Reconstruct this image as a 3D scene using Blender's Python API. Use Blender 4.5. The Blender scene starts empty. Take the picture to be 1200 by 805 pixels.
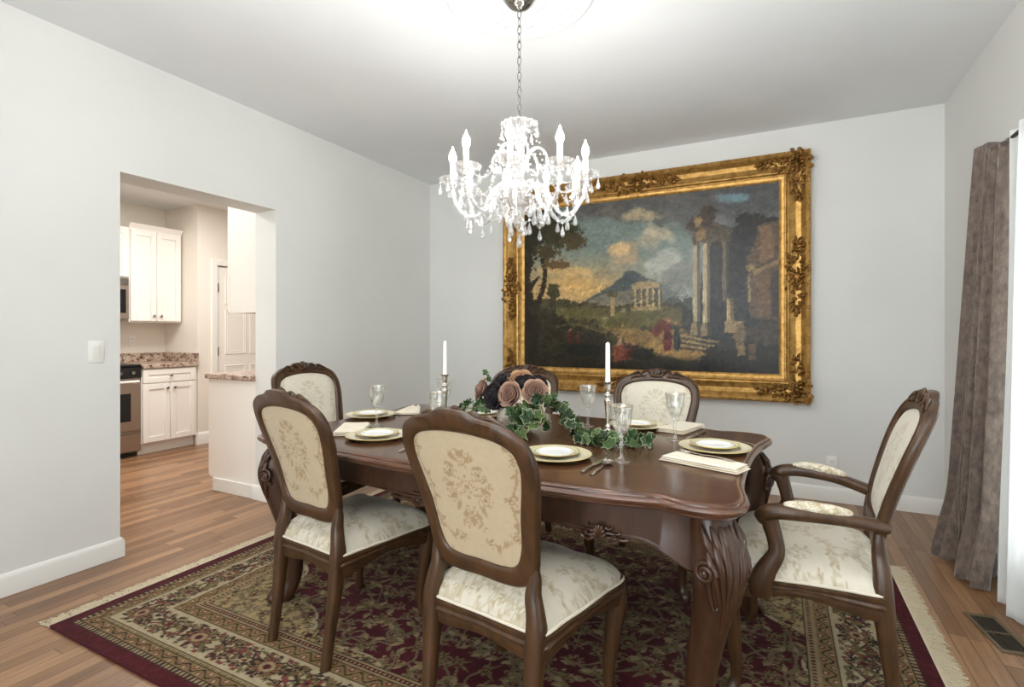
import bpy, bmesh, math, random
import numpy as np
from mathutils import Vector, Matrix

PI = math.pi
COL = bpy.context.scene.collection
rng = random.Random(7)

# ------------------------------------------------------------------ helpers
def s2l(c):
    c = np.asarray(c, float) / 255.0
    return np.where(c <= 0.04045, c / 12.92, ((c + 0.055) / 1.055) ** 2.4)

def L4(c):
    return tuple(float(v) for v in s2l(c)) + (1.0,)

def spl(pts, n, closed=False):
    """Catmull-Rom resample (arrays of any width)."""
    P = np.asarray(pts, float)
    m = len(P)
    if closed:
        t = np.linspace(0, m, n, endpoint=False)
    else:
        t = np.linspace(0, m - 1, n)
    i = np.floor(t).astype(int)
    if not closed:
        i = np.clip(i, 0, m - 2)
    f = (t - i)[:, None]
    if closed:
        p0, p1, p2, p3 = P[(i - 1) % m], P[i % m], P[(i + 1) % m], P[(i + 2) % m]
    else:
        p0, p1, p2, p3 = P[np.maximum(i - 1, 0)], P[i], P[i + 1], P[np.minimum(i + 2, m - 1)]
    return 0.5 * (2 * p1 + (p2 - p0) * f + (2 * p0 - 5 * p1 + 4 * p2 - p3) * f ** 2 + (-p0 + 3 * p1 - 3 * p2 + p3) * f ** 3)

def rot(ax, deg):
    return Matrix.Rotation(math.radians(deg), 4, ax)

def frame_to(d, up=(0, 0, 1)):
    """matrix whose Z axis points along d"""
    d = Vector(d).normalized()
    u = Vector(up)
    if abs(d.dot(u)) > 0.98:
        u = Vector((0, 1, 0))
    x = u.cross(d).normalized()
    y = d.cross(x)
    return Matrix((x, y, d)).transposed().to_4x4()

class MB:
    def __init__(self):
        self.v = []; self.f = []; self.c = []
    def add(self, vs, fs, col=None, M=None):
        o = len(self.v)
        for p in vs:
            if M is not None:
                p = M @ Vector(p)
            self.v.append((float(p[0]), float(p[1]), float(p[2])))
        for f in fs:
            self.f.append(tuple(int(i) + o for i in f))
        if col is None:
            col = (1, 1, 1)
        if isinstance(col, np.ndarray) and col.ndim == 2:
            self.c.extend([tuple(x) for x in col])
        else:
            self.c.extend([tuple(col)] * len(vs))
        return self
    def box(self, lo, hi, bev=0.0, M=None, seg=1, col=None):
        bm = bmesh.new()
        bmesh.ops.create_cube(bm, size=1.0)
        for v in bm.verts:
            v.co = Vector([(lo[k] + hi[k]) / 2 + v.co[k] * (hi[k] - lo[k]) for k in range(3)])
        if bev > 0:
            bev = min(bev, 0.45 * min(abs(hi[k] - lo[k]) for k in range(3)))
            bmesh.ops.bevel(bm, geom=bm.edges[:] + bm.verts[:], offset=bev, segments=seg, profile=0.5, affect='EDGES')
        bm.verts.index_update()
        vs = [tuple(v.co) for v in bm.verts]; fs = [[v.index for v in f.verts] for f in bm.faces]
        bm.free()
        return self.add(vs, fs, col, M)
    def grid(self, P, cu=False, cv=False, M=None, col=None, cap0=False, cap1=False):
        P = np.asarray(P, float)
        nu, nv = P.shape[:2]
        vs = P.reshape(-1, 3)
        fs = []
        for i in range(nu if cu else nu - 1):
            i2 = (i + 1) % nu
            for j in range(nv if cv else nv - 1):
                j2 = (j + 1) % nv
                fs.append((i * nv + j, i2 * nv + j, i2 * nv + j2, i * nv + j2))
        if cap0: fs.append(tuple(range(nv))[::-1])
        if cap1: fs.append(tuple((nu - 1) * nv + j for j in range(nv)))
        if col is not None:
            col = np.asarray(col, float)
            if col.ndim == 3: col = col.reshape(-1, 3)
        return self.add(vs, fs, col, M)
    def tube(self, path, r, n=8, closed=False, ref=None, sx=1.0, sy=1.0, pw=2.0, M=None, col=None, caps=True):
        P = np.asarray(path, float); m = len(P)
        r = np.broadcast_to(np.asarray(r, float), (m,))
        T = (np.roll(P, -1, 0) - np.roll(P, 1, 0)) if closed else np.gradient(P, axis=0)
        T = T / (np.linalg.norm(T, axis=1)[:, None] + 1e-12)
        X = np.zeros_like(P)
        if ref is not None:
            R = np.asarray(ref, float)
            for i in range(m):
                x = np.cross(R, T[i]); X[i] = x / (np.linalg.norm(x) + 1e-9)
        else:
            a = np.array([0, 0, 1.0]) if abs(T[0][2]) < 0.9 else np.array([1.0, 0, 0])
            x = np.cross(a, T[0]); x /= np.linalg.norm(x)
            for i in range(m):
                x = x - T[i] * x.dot(T[i]); x /= (np.linalg.norm(x) + 1e-9); X[i] = x
        Y = np.cross(T, X)
        a = np.linspace(0, 2 * PI, n, endpoint=False) + PI / n
        ca, sa = np.cos(a), np.sin(a)
        ca = np.sign(ca) * np.abs(ca) ** (2 / pw); sa = np.sign(sa) * np.abs(sa) ** (2 / pw)
        G = P[:, None, :] + r[:, None, None] * (sx * ca[None, :, None] * X[:, None, :] + sy * sa[None, :, None] * Y[:, None, :])
        return self.grid(G, cu=closed, cv=True, M=M, col=col, cap0=caps and not closed, cap1=caps and not closed)
    def lathe(self, prof, n=24, M=None, flute=None, col=None, c=(0, 0, 0)):
        pr = np.asarray(prof, float)
        a = np.linspace(0, 2 * PI, n, endpoint=False)
        r = np.maximum(pr[:, 0], 1e-5)[:, None] * np.ones(n)[None, :]
        if flute is not None:
            r = r * flute(a[None, :], pr[:, 1][:, None])
        G = np.stack([c[0] + r * np.cos(a), c[1] + r * np.sin(a), c[2] + pr[:, 1][:, None] + 0 * r], -1)
        return self.grid(G, cv=True, M=M, col=col)
    def ball(self, c, r, n=10, m=6, M=None, col=None):
        r = (r, r, r) if np.isscalar(r) else r
        t = np.linspace(0, PI, m + 1)
        a = np.linspace(0, 2 * PI, n, endpoint=False)
        G = np.stack([c[0] + r[0] * np.sin(t)[:, None] * np.cos(a), c[1] + r[1] * np.sin(t)[:, None] * np.sin(a),
                      c[2] + r[2] * np.cos(t)[:, None] + 0 * a[None, :]], -1)
        return self.grid(G, cv=True, M=M, col=col)
    def build(self, name, m=None, parent=None, angle=42, loc=None, colors=False, smooth=True, fix=True):
        me = bpy.data.meshes.new(name)
        me.from_pydata(self.v, [], self.f)
        if colors:
            a = me.color_attributes.new('Col', 'FLOAT_COLOR', 'POINT')
            c = np.ones((len(self.v), 4)); c[:, :3] = np.asarray(self.c)
            a.data.foreach_set('color', c.ravel())
        if fix:
            bm = bmesh.new(); bm.from_mesh(me)
            bmesh.ops.recalc_face_normals(bm, faces=bm.faces)
            bm.to_mesh(me); bm.free()
        if smooth:
            me.polygons.foreach_set('use_smooth', [True] * len(me.polygons))
            if angle < 180:
                me.set_sharp_from_angle(angle=math.radians(angle))
        me.validate()
        if m is not None: me.materials.append(m)
        o = bpy.data.objects.new(name, me); COL.objects.link(o)
        if parent is not None: o.parent = parent
        if loc is not None: o.location = loc
        return o

def tag(o, label, cat, group=None, kind=None):
    o['label'] = label; o['category'] = cat
    if group: o['group'] = group
    if kind: o['kind'] = kind
    return o

def empty(name, loc=(0, 0, 0), rz=0.0, label=None, cat=None, group=None):
    o = bpy.data.objects.new(name, None); COL.objects.link(o)
    o.empty_display_size = 0.05
    o.location = loc; o.rotation_euler = (0, 0, math.radians(rz))
    if label: tag(o, label, cat, group)
    return o

def dup(o, parent=None):
    c = o.copy(); COL.objects.link(c)
    c.parent = parent
    for ch in list(o.children):
        dup(ch, c)
    return c

def dup_at(o, loc, rz, label, group=None):
    c = dup(o); c.scale = (1, 1, 1); c.location = loc; c.rotation_euler = (0, 0, math.radians(rz))
    c['label'] = label
    if group: c['group'] = group
    return c

def struct(name, mb, m, angle=42, **k):
    o = mb.build(name, m, angle=angle, **k); o['kind'] = 'structure'; return o

# ------------------------------------------------------------------ numpy painter
class Canvas:
    """colour field sampled at points X, Y (sRGB 0-255)"""
    def __init__(self, X, Y, base):
        self.X = X; self.Y = Y
        self.I = np.zeros(X.shape + (3,)); self.I[:] = base
    def win(self, x0, x1, y0, y1):
        return None
    def blend(self, mask, col):
        a = mask[..., None]
        self.I = self.I * (1 - a) + np.asarray(col, float) * a

def vnoise(X, Y, s, seed=0):
    x = X * s; y = Y * s
    xi = np.floor(x).astype(int); yi = np.floor(y).astype(int)
    fx = x - xi; fy = y - yi
    fx = fx * fx * (3 - 2 * fx); fy = fy * fy * (3 - 2 * fy)
    def h(a, b):
        n = (a * 374761393 + b * 668265263 + seed * 1442695041) & 0x7fffffff
        n = ((n ^ (n >> 13)) * 1274126177) & 0x7fffffff
        return ((n ^ (n >> 16)) & 0xffff) / 65535.0
    return (h(xi, yi) * (1 - fx) + h(xi + 1, yi) * fx) * (1 - fy) + (h(xi, yi + 1) * (1 - fx) + h(xi + 1, yi + 1) * fx) * fy

def fbm(X, Y, s, o=4, seed=0):
    v = 0; a = 1; t = 0
    for k in range(o):
        v = v + a * vnoise(X, Y, s * 2 ** k, seed + k * 17); t += a; a *= 0.55
    return v / t

class Reg:
    """regular grid image with windowed drawing, coordinates in metres"""
    def __init__(self, x0, x1, nx, y0, y1, ny, base):
        self.xs = np.linspace(x0, x1, nx); self.ys = np.linspace(y0, y1, ny)
        self.X, self.Y = np.meshgrid(self.xs, self.ys)
        self.I = np.zeros((ny, nx, 3)); self.I[:] = base
        self.clip = np.ones((ny, nx), bool)
    def _w(self, x0, x1, y0, y1):
        i0, i1 = np.searchsorted(self.xs, [x0, x1]); j0, j1 = np.searchsorted(self.ys, [y0, y1])
        return slice(j0, j1), slice(i0, i1)
    def put(self, w, m, col):
        m = m & self.clip[w]
        self.I[w][m] = col
    def mask(self, m, col):
        self.I[m] = col
    def stroke(self, pts, wd, col, n=60):
        P = spl(pts, n)
        wd = np.broadcast_to(np.asarray(wd, float), (n,))
        for (x, y), r in zip(P, wd):
            w = self._w(x - r, x + r, y - r, y + r)
            if w[0].stop > w[0].start and w[1].stop > w[1].start:
                self.put(w, (self.X[w] - x) ** 2 + (self.Y[w] - y) ** 2 <= r * r, col)
    def flower(self, cx, cy, R, n, ph, cols, asp=1.0, rotd=0.0):
        w = self._w(cx - R * 1.5, cx + R * 1.5, cy - R * 1.5, cy + R * 1.5)
        if w[0].stop <= w[0].start or w[1].stop <= w[1].start: return
        dx = self.X[w] - cx; dy = self.Y[w] - cy
        c, s = math.cos(rotd), math.sin(rotd)
        u = (dx * c + dy * s) / asp; v = -dx * s + dy * c
        r = np.hypot(u, v) / R; t = np.arctan2(v, u)
        p = 0.74 + 0.26 * np.cos(n * t + ph)
        for k, (lim, col) in enumerate(zip((1.0, 0.82, 0.60, 0.40, 0.2), cols)):
            q = p if k < 3 else 1.0
            if col is not None: self.put(w, r < lim * q, col)
    def leaf(self, cx, cy, a, ln, wd, col):
        w = self._w(cx - ln, cx + ln, cy - ln, cy + ln)
        if w[0].stop <= w[0].start or w[1].stop <= w[1].start: return
        dx = self.X[w] - cx; dy = self.Y[w] - cy
        u = dx * math.cos(a) + dy * math.sin(a); v = -dx * math.sin(a) + dy * math.cos(a)
        m = (u > 0) & (u < ln) & (np.abs(v) < wd * np.sin(PI * np.clip(u / ln, 0, 1) ** 0.8))
        self.put(w, m, col)
    def sample(self, x, y):
        fx = np.clip((x - self.xs[0]) / (self.xs[-1] - self.xs[0]), 0, 1) * (len(self.xs) - 1)
        fy = np.clip((y - self.ys[0]) / (self.ys[-1] - self.ys[0]), 0, 1) * (len(self.ys) - 1)
        return self.I[np.round(fy).astype(int), np.round(fx).astype(int)]

# ------------------------------------------------------------------ materials
def mat(name, col=(200, 200, 200), rough=0.5, metal=0.0, coat=0.0, sheen=0.0, spec=0.5):
    m = bpy.data.materials.new(name); m.use_nodes = True
    b = m.node_tree.nodes['Principled BSDF']
    b.inputs['Base Color'].default_value = L4(col)
    b.inputs['Roughness'].default_value = rough
    b.inputs['Metallic'].default_value = metal
    b.inputs['Specular IOR Level'].default_value = spec
    b.inputs['Coat Weight'].default_value = coat
    b.inputs['Coat Roughness'].default_value = 0.12
    b.inputs['Sheen Weight'].default_value = sheen
    return m

class NT:
    def __init__(self, m):
        self.m = m; self.t = m.node_tree; self.n = m.node_tree.nodes; self.b = self.n.get('Principled BSDF')
    def new(self, t, **k):
        x = self.n.new(t)
        for a, v in k.items(): setattr(x, a, v)
        return x
    def link(self, a, b): self.t.links.new(a, b)
    def coord(self, kind='Object', scale=(1, 1, 1), rotz=(0, 0, 0)):
        c = self.new('ShaderNodeTexCoord'); p = self.new('ShaderNodeMapping')
        p.inputs['Scale'].default_value = scale; p.inputs['Rotation'].default_value = rotz
        self.link(c.outputs[kind], p.inputs['Vector']); return p.outputs['Vector']
    def noise(self, vec, scale, detail=4, rough=0.55):
        x = self.new('ShaderNodeTexNoise'); x.inputs['Scale'].default_value = scale
        x.inputs['Detail'].default_value = detail; x.inputs['Roughness'].default_value = rough
        self.link(vec, x.inputs['Vector']); return x.outputs['Fac']
    def ramp(self, fac, stops):
        r = self.new('ShaderNodeValToRGB'); e = r.color_ramp.elements
        while len(e) < len(stops): e.new(0.5)
        for k, (p, c) in enumerate(stops): e[k].position = p; e[k].color = L4(c)
        self.link(fac, r.inputs['Fac']); return r.outputs['Color']
    def bump(self, h, strength=0.2, dist=0.01):
        x = self.new('ShaderNodeBump'); x.inputs['Strength'].default_value = strength; x.inputs['Distance'].default_value = dist
        self.link(h, x.inputs['Height']); self.link(x.outputs['Normal'], self.b.inputs['Normal'])
    def base(self, c): self.link(c, self.b.inputs['Base Color'])
    def mixc(self, f, a, b, mode='MIX'):
        x = self.new('ShaderNodeMix', data_type='RGBA', blend_type=mode)
        if isinstance(f, float): x.inputs['Factor'].default_value = f
        else: self.link(f, x.inputs['Factor'])
        for s, v in ((6, a), (7, b)):
            if isinstance(v, tuple): x.inputs[s].default_value = L4(v)
            else: self.link(v, x.inputs[s])
        return x.outputs[2]

def wood(name, c0, c1, rough=0.35, sc=(14, 14, 2.2), coat=0.0, spec=0.5):
    m = mat(name, c0, rough, coat=coat, spec=spec); t = NT(m)
    v = t.coord('Object', sc)
    f = t.noise(v, 3.0, 6, 0.6)
    t.base(t.ramp(f, [(0.32, c0), (0.68, c1)]))
    return m

def vcol(name, rough=0.8, sheen=0.0, spec=0.3, bump=None, coat=0.0):
    m = mat(name, (255, 255, 255), rough, sheen=sheen, spec=spec, coat=coat); t = NT(m)
    a = t.new('ShaderNodeAttribute'); a.attribute_name = 'Col'
    t.base(a.outputs['Color'])
    if bump:
        t.bump(t.noise(t.coord('Object'), bump[0], 2), bump[1], 0.004)
    return m

def paint(name, col, rough=0.6, var=3):
    m = mat(name, col, rough, spec=0.3); t = NT(m)
    f = t.noise(t.coord('Object'), 1.3, 3)
    t.base(t.ramp(f, [(0.3, tuple(max(0, c - var) for c in col)), (0.7, tuple(min(255, c + var) for c in col))]))
    return m

M = {}
M['wall'] = paint('wall_paint', (223, 223, 219), 0.65)
M['ceil'] = paint('ceiling_paint', (230, 232, 233), 0.8)
M['kwall'] = paint('kitchen_wall_paint', (230, 223, 213), 0.65)
M['trim'] = mat('trim_white', (232, 230, 224), 0.4)
M['plaster'] = mat('medallion_plaster', (229, 231, 232), 0.7)
M['cab'] = mat('cabinet_white', (238, 234, 227), 0.4)
M['steel'] = mat('brushed_steel', (176, 162, 152), 0.36, 1.0)
M['nickel'] = mat('nickel', (150, 148, 145), 0.22, 1.0)
M['chrome'] = mat('chain_chrome', (165, 163, 160), 0.2, 1.0)
M['silver'] = mat('polished_silver', (222, 216, 208), 0.16, 1.0)
M['blackgl'] = mat('black_glass', (18, 18, 20), 0.12)
M['blackpl'] = mat('black_enamel', (22, 22, 24), 0.35)
M['white_pl'] = mat('white_plastic', (236, 234, 228), 0.35)
M['slot'] = mat('dark_slot', (60, 58, 55), 0.6)
M['wax'] = mat('candle_wax', (240, 234, 224), 0.45)
NT(M['wax']).b.inputs['Subsurface Weight'].default_value = 0.0
M['chair'] = wood('walnut_chair', (54, 36, 21), (81, 55, 33), 0.34)
M['table'] = wood('mahogany_table', (48, 30, 20), (72, 45, 29), 0.32)
M['tabletop'] = wood('mahogany_top', (66, 40, 27), (98, 63, 43), 0.22, sc=(2.2, 16, 14), coat=0.3)
M['damask'] = vcol('cream_damask', 0.55, sheen=0.15, bump=(300, 0.08))
M['satin'] = vcol('cream_satin_brocade', 0.36, sheen=0.1, spec=0.6)
M['piping'] = mat('cream_piping', (214, 204, 184), 0.6)
M['rug'] = vcol('rug_pile', 0.95, sheen=0.05, spec=0.1, bump=(420, 0.35))
M['fringe'] = mat('rug_fringe', (206, 192, 164), 0.9)
M['canvas'] = vcol('oil_canvas', 0.30, spec=0.28, bump=(160, 0.05))
M['rose'] = vcol('rose_petals', 0.7, sheen=0.1)
M['stem'] = mat('green_stem', (78, 92, 52), 0.6)
M['leafm'] = vcol('ivy_leaf', 0.5)
M['china'] = mat('white_china', (236, 235, 228), 0.16)
M['charger'] = vcol('cream_china', 0.18, spec=0.5)
M['linen'] = mat('ivory_linen', (228, 218, 198), 0.85)
_t = NT(M['linen']); _t.bump(_t.noise(_t.coord('Object'), 500, 2), 0.15, 0.002)
M['bronze'] = mat('bronze_vent', (122, 106, 82), 0.45, 0.6)
M['rod'] = mat('dark_bronze_rod', (66, 62, 56), 0.4, 0.7)
M['louvre'] = mat('louvre_bronze', (70, 62, 52), 0.5, 0.3)

# gold leaf with brown patina
m = mat('gilt_gold', (190, 140, 60), 0.40, 0.7); t = NT(m)
v = t.coord('Object'); f = t.noise(v, 22, 6, 0.65)
t.base(t.ramp(f, [(0.30, (128, 92, 44)), (0.5, (178, 136, 72)), (0.75, (210, 170, 102))]))
t.bump(t.noise(v, 90, 3), 0.15, 0.004)
M['gold'] = m
m = mat('gilt_ornament', (150, 105, 40), 0.42, 0.8); t = NT(m)
v = t.coord('Object'); f = t.noise(v, 45, 5, 0.7)
t.base(t.ramp(f, [(0.34, (84, 56, 26)), (0.55, (150, 108, 54)), (0.8, (206, 162, 92))]))
M['goldorn'] = m

# oak strip floor, boards along Y
m = mat('oak_floor', (170, 125, 85), 0.36, coat=0.1); t = NT(m)
c = t.new('ShaderNodeTexCoord'); sp = t.new('ShaderNodeSeparateXYZ'); cb = t.new('ShaderNodeCombineXYZ')
t.link(c.outputs['Object'], sp.inputs[0]); t.link(sp.outputs['X'], cb.inputs['Y'])
dv = t.new('ShaderNodeMath', operation='DIVIDE'); dv.inputs[1].default_value = 0.062; t.link(sp.outputs['X'], dv.inputs[0])
fl = t.new('ShaderNodeMath', operation='FLOOR'); t.link(dv.outputs[0], fl.inputs[0])
wn = t.new('ShaderNodeTexWhiteNoise', noise_dimensions='1D'); t.link(fl.outputs[0], wn.inputs['W'])
ad = t.new('ShaderNodeMath', operation='MULTIPLY_ADD'); ad.inputs[1].default_value = 3.0; t.link(wn.outputs['Value'], ad.inputs[0]); t.link(sp.outputs['Y'], ad.inputs[2]); t.link(ad.outputs[0], cb.inputs['X'])
br = t.new('ShaderNodeTexBrick'); br.offset = 0.0; br.offset_frequency = 1; br.squash = 1.0
br.inputs['Scale'].default_value = 1.0; br.inputs['Brick Width'].default_value = 0.95; br.inputs['Row Height'].default_value = 0.062
br.inputs['Mortar Size'].default_value = 0.0015; br.inputs['Mortar Smooth'].default_value = 0.3; br.inputs['Bias'].default_value = 0.0
br.inputs['Color1'].default_value = L4((126, 92, 63)); br.inputs['Color2'].default_value = L4((176, 137, 101))
br.inputs['Mortar'].default_value = L4((86, 58, 36))
t.link(cb.outputs[0], br.inputs['Vector'])
mp = t.new('ShaderNodeMapping'); mp.inputs['Scale'].default_value = (26, 1.6, 1); t.link(c.outputs['Object'], mp.inputs['Vector'])
g = t.noise(mp.outputs['Vector'], 2.4, 6, 0.62)
gr = t.ramp(g, [(0.3, (190, 174, 160)), (0.7, (255, 252, 248))])
t.base(t.mixc(0.75, br.outputs['Color'], gr, 'MULTIPLY'))
M['floor'] = m

# granite
m = mat('granite', (150, 140, 130), 0.2); t = NT(m)
v = t.coord('Object'); f = t.noise(v, 26, 6, 0.75)
t.base(t.ramp(f, [(0.36, (48, 40, 38)), (0.46, (140, 112, 98)), (0.55, (208, 190, 172)), (0.66, (120, 104, 96))]))
M['granite'] = m

# velvet curtain
m = mat('crushed_velvet', (118, 100, 88), 0.7, sheen=0.6); t = NT(m)
v = t.coord('Object', (1, 1, 0.45)); f = t.noise(v, 48, 5, 0.65)
t.base(t.ramp(f, [(0.32, (84, 70, 61)), (0.7, (136, 118, 105))]))
t.bump(f, 0.3, 0.01)
M['velvet'] = m

def mixmat(name, parts):
    """parts: list of (weight, bsdf type, colour, roughness)"""
    m = bpy.data.materials.new(name); m.use_nodes = True; n = m.node_tree.nodes; l = m.node_tree.links
    out = n['Material Output']; n.remove(n['Principled BSDF'])
    cur = None; tot = 0
    for w, ty, col, ro in parts:
        b = n.new(ty); b.inputs['Color'].default_value = L4(col)
        if 'Roughness' in b.inputs: b.inputs['Roughness'].default_value = ro
        if 'IOR' in b.inputs: b.inputs['IOR'].default_value = 1.5
        if cur is None: cur = b.outputs[0]; tot = w
        else:
            x = n.new('ShaderNodeMixShader'); x.inputs[0].default_value = w / (tot + w); tot += w
            l.new(cur, x.inputs[1]); l.new(b.outputs[0], x.inputs[2]); cur = x.outputs[0]
    l.new(cur, out.inputs['Surface'])
    return m

def thin_glass(name, tint=(250, 250, 248), add=0.06, rough=0.03):
    m = bpy.data.materials.new(name); m.use_nodes = True; n = m.node_tree.nodes; l = m.node_tree.links
    n.remove(n['Principled BSDF'])
    a = n.new('ShaderNodeBsdfTransparent'); a.inputs['Color'].default_value = L4(tint)
    g = n.new('ShaderNodeBsdfGlossy'); g.inputs['Roughness'].default_value = rough; g.inputs['Color'].default_value = (1, 1, 1, 1)
    fr = n.new('ShaderNodeLayerWeight'); fr.inputs['Blend'].default_value = 0.35
    mt = n.new('ShaderNodeMath'); mt.operation = 'ADD'; mt.use_clamp = True; mt.inputs[1].default_value = add
    l.new(fr.outputs['Fresnel'], mt.inputs[0])
    x = n.new('ShaderNodeMixShader'); l.new(mt.outputs[0], x.inputs[0]); l.new(a.outputs[0], x.inputs[1]); l.new(g.outputs[0], x.inputs[2])
    l.new(x.outputs[0], n['Material Output'].inputs['Surface'])
    return m

M['pane'] = thin_glass('window_glass', (252, 254, 254), 0.0, 0.0)
M['goblet'] = mixmat('cut_crystal', [(0.76, 'ShaderNodeBsdfTransparent', (248, 248, 246), 0), (0.05, 'ShaderNodeBsdfGlass', (252, 252, 250), 0.02),
                                     (0.18, 'ShaderNodeBsdfGlossy', (255, 255, 255), 0.04), (0.015, 'ShaderNodeBsdfDiffuse', (230, 230, 226), 1)])
M['goldrim'] = mat('gold_rim', (176, 146, 84), 0.3, 0.9)
M['crystal'] = mixmat('chandelier_crystal', [(0.58, 'ShaderNodeBsdfTransparent', (246, 246, 246), 0), (0.30, 'ShaderNodeBsdfGlossy', (255, 255, 255), 0.06),
                                             (0.025, 'ShaderNodeBsdfTranslucent', (255, 255, 252), 1), (0.035, 'ShaderNodeBsdfDiffuse', (250, 250, 248), 1)])
M['bowl'] = mixmat('smoky_glass', [(0.50, 'ShaderNodeBsdfTransparent', (232, 226, 216), 0), (0.30, 'ShaderNodeBsdfGlossy', (240, 236, 230), 0.06),
                                   (0.20, 'ShaderNodeBsdfDiffuse', (214, 206, 194), 1)])
M['sheer'] = mixmat('sheer_voile', [(0.10, 'ShaderNodeBsdfTransparent', (255, 255, 255), 0), (0.26, 'ShaderNodeBsdfTranslucent', (236, 238, 238), 1),
                                    (0.64, 'ShaderNodeBsdfDiffuse', (240, 240, 238), 1)])
m = bpy.data.materials.new('lamp_glow'); m.use_nodes = True
_b = m.node_tree.nodes['Principled BSDF']; _b.inputs['Base Color'].default_value = (1, 1, 1, 1)
_b.inputs['Emission Color'].default_value = (1.0, 0.965, 0.92, 1); _b.inputs['Emission Strength'].default_value = 126.0
M['bulb'] = m
M['sleeve'] = mixmat('candle_sleeve', [(0.6, 'ShaderNodeBsdfDiffuse', (248, 246, 240), 1), (0.4, 'ShaderNodeBsdfTranslucent', (250, 246, 238), 1)])

# ------------------------------------------------------------------ camera
H = 1.22; TH = math.radians(27.05); F = 607.0
cam = bpy.data.cameras.new('camera'); co = bpy.data.objects.new('camera', cam); COL.objects.link(co)
co.location = (0, 0, H); co.rotation_euler = (PI / 2, 0, TH)
cam.sensor_fit = 'HORIZONTAL'; cam.sensor_width = 36.0; cam.lens = F / 1200 * 36.0
cam.shift_y = -12.5 / 1200; cam.clip_start = 0.02
bpy.context.scene.camera = co

# ------------------------------------------------------------------ room shell
LX, BY, RX, FY, CZ = -3.19, 4.39, 1.0, -1.6, 2.75
KX = -6.23; KC = 2.62; LW = 0.22
O0, O1, OZ = 1.545, 2.533, 2.10       # kitchen opening
struct('floor', MB().box((KX - 0.1, FY - 0.1, -0.05), (RX + 0.1, 5.4, 0.0)), M['floor'])
struct('ceiling', MB().box((LX - LW, FY - 0.1, CZ), (RX + 0.12, BY + 0.12, CZ + 0.08)), M['ceil'])
w = MB().box((LX - LW, FY, 0), (LX, O0, CZ)).box((LX - LW, O0, OZ), (LX, O1, CZ)).box((LX - LW, O1, 0), (LX, BY, CZ))
struct('wall_left', w, M['wall'])
struct('wall_back', MB().box((LX - LW, BY, 0), (RX + 0.12, BY + 0.12, CZ)), M['wall'])
WY0, WY1, WZ0, WZ1 = 0.75, 3.04, 0.22, 2.08
w = MB().box((RX, FY, 0), (RX + 0.12, WY0, CZ)).box((RX, WY1, 0), (RX + 0.12, BY, CZ)).box((RX, WY0, 0), (RX + 0.12, WY1, WZ0)).box((RX, WY0, WZ1), (RX + 0.12, WY1, CZ))
struct('wall_right', w, M['wall'])
VX0, VX1, VZ0, VZ1 = -2.75, 0.55, 0.45, 2.45
w = MB().box((LX - LW, FY - 0.12, 0), (VX0, FY, CZ)).box((VX1, FY - 0.12, 0), (RX + 0.12, FY, CZ)).box((VX0, FY - 0.12, 0), (VX1, FY, VZ0)).box((VX0, FY - 0.12, VZ1), (VX1, FY, CZ))
struct('wall_front', w, M['wall'])

def window(name, axis, a0, a1, z0, z1, p, depth, nb):
    """white sash window in the plane axis = p"""
    t = 0.055
    mb = MB(); pm = MB()
    def bx(u0, u1, za, zb, d0, d1, target):
        if axis == 'x': target.box((p + d0, u0, za), (p + d1, u1, zb), 0.004)
        else: target.box((u0, p + d0, za), (u1, p + d1, zb), 0.004)
    bx(a0, a0 + t, z0, z1, 0, depth, mb); bx(a1 - t, a1, z0, z1, 0, depth, mb)
    bx(a0 + t, a1 - t, z0, z0 + t, 0, depth, mb); bx(a0 + t, a1 - t, z1 - t, z1, 0, depth, mb)
    zm = (z0 + z1) / 2
    bx(a0 + t, a1 - t, zm - 0.02, zm + 0.02, 0.01, depth - 0.01, mb)
    for k in range(1, nb):
        u = a0 + (a1 - a0) * k / nb
        bx(u - 0.025, u + 0.025, z0 + t, z1 - t, 0.01, depth - 0.01, mb)
    o = mb.build(name, M['trim']); o['kind'] = 'structure'
    bx(a0 + 0.01, a1 - 0.01, z0 + 0.01, z1 - 0.01, depth * 0.5 - 0.002, depth * 0.5 + 0.002, pm)
    g = pm.build('pane', M['pane'], parent=o)
    return o
window('window_1', 'x', WY0, WY1, WZ0, WZ1, RX + 0.03, 0.06, 2)
window('added_rear_window', 'y', VX0, VX1, VZ0, VZ1, FY - 0.09, 0.06, 3)  # unseen window, added so fill light can enter from behind the camera

def baseboard(name, runs, h=0.105):
    mb = MB()
    for (x0, y0, x1, y1, nx, ny) in runs:
        prof = [(0, 0), (0.016, 0), (0.016, h - 0.022), (0.011, h - 0.008), (0.004, h), (0, h)]
        G = []
        for (x, y) in ((x0, y0), (x1, y1)):
            G.append([(x + nx * d, y + ny * d, z) for d, z in prof])
        mb.grid(np.array(G), cv=True, cap0=True, cap1=True)
    return struct(name, mb, M['trim'], angle=30)
baseboard('baseboard_left', [(LX, FY, LX, O0, 1, 0), (LX, O1, LX, BY, 1, 0), (LX + 0.016, O0, LX - LW, O0, 0, 1), (LX + 0.016, O1, LX - LW - 0.016, O1, 0, -1)])
baseboard('baseboard_back', [(LX, BY, RX, BY, 0, -1)])
baseboard('baseboard_right', [(RX, FY, RX, BY, -1, 0)])
baseboard('baseboard_front', [(LX, FY, RX, FY, 0, 1)])

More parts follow.
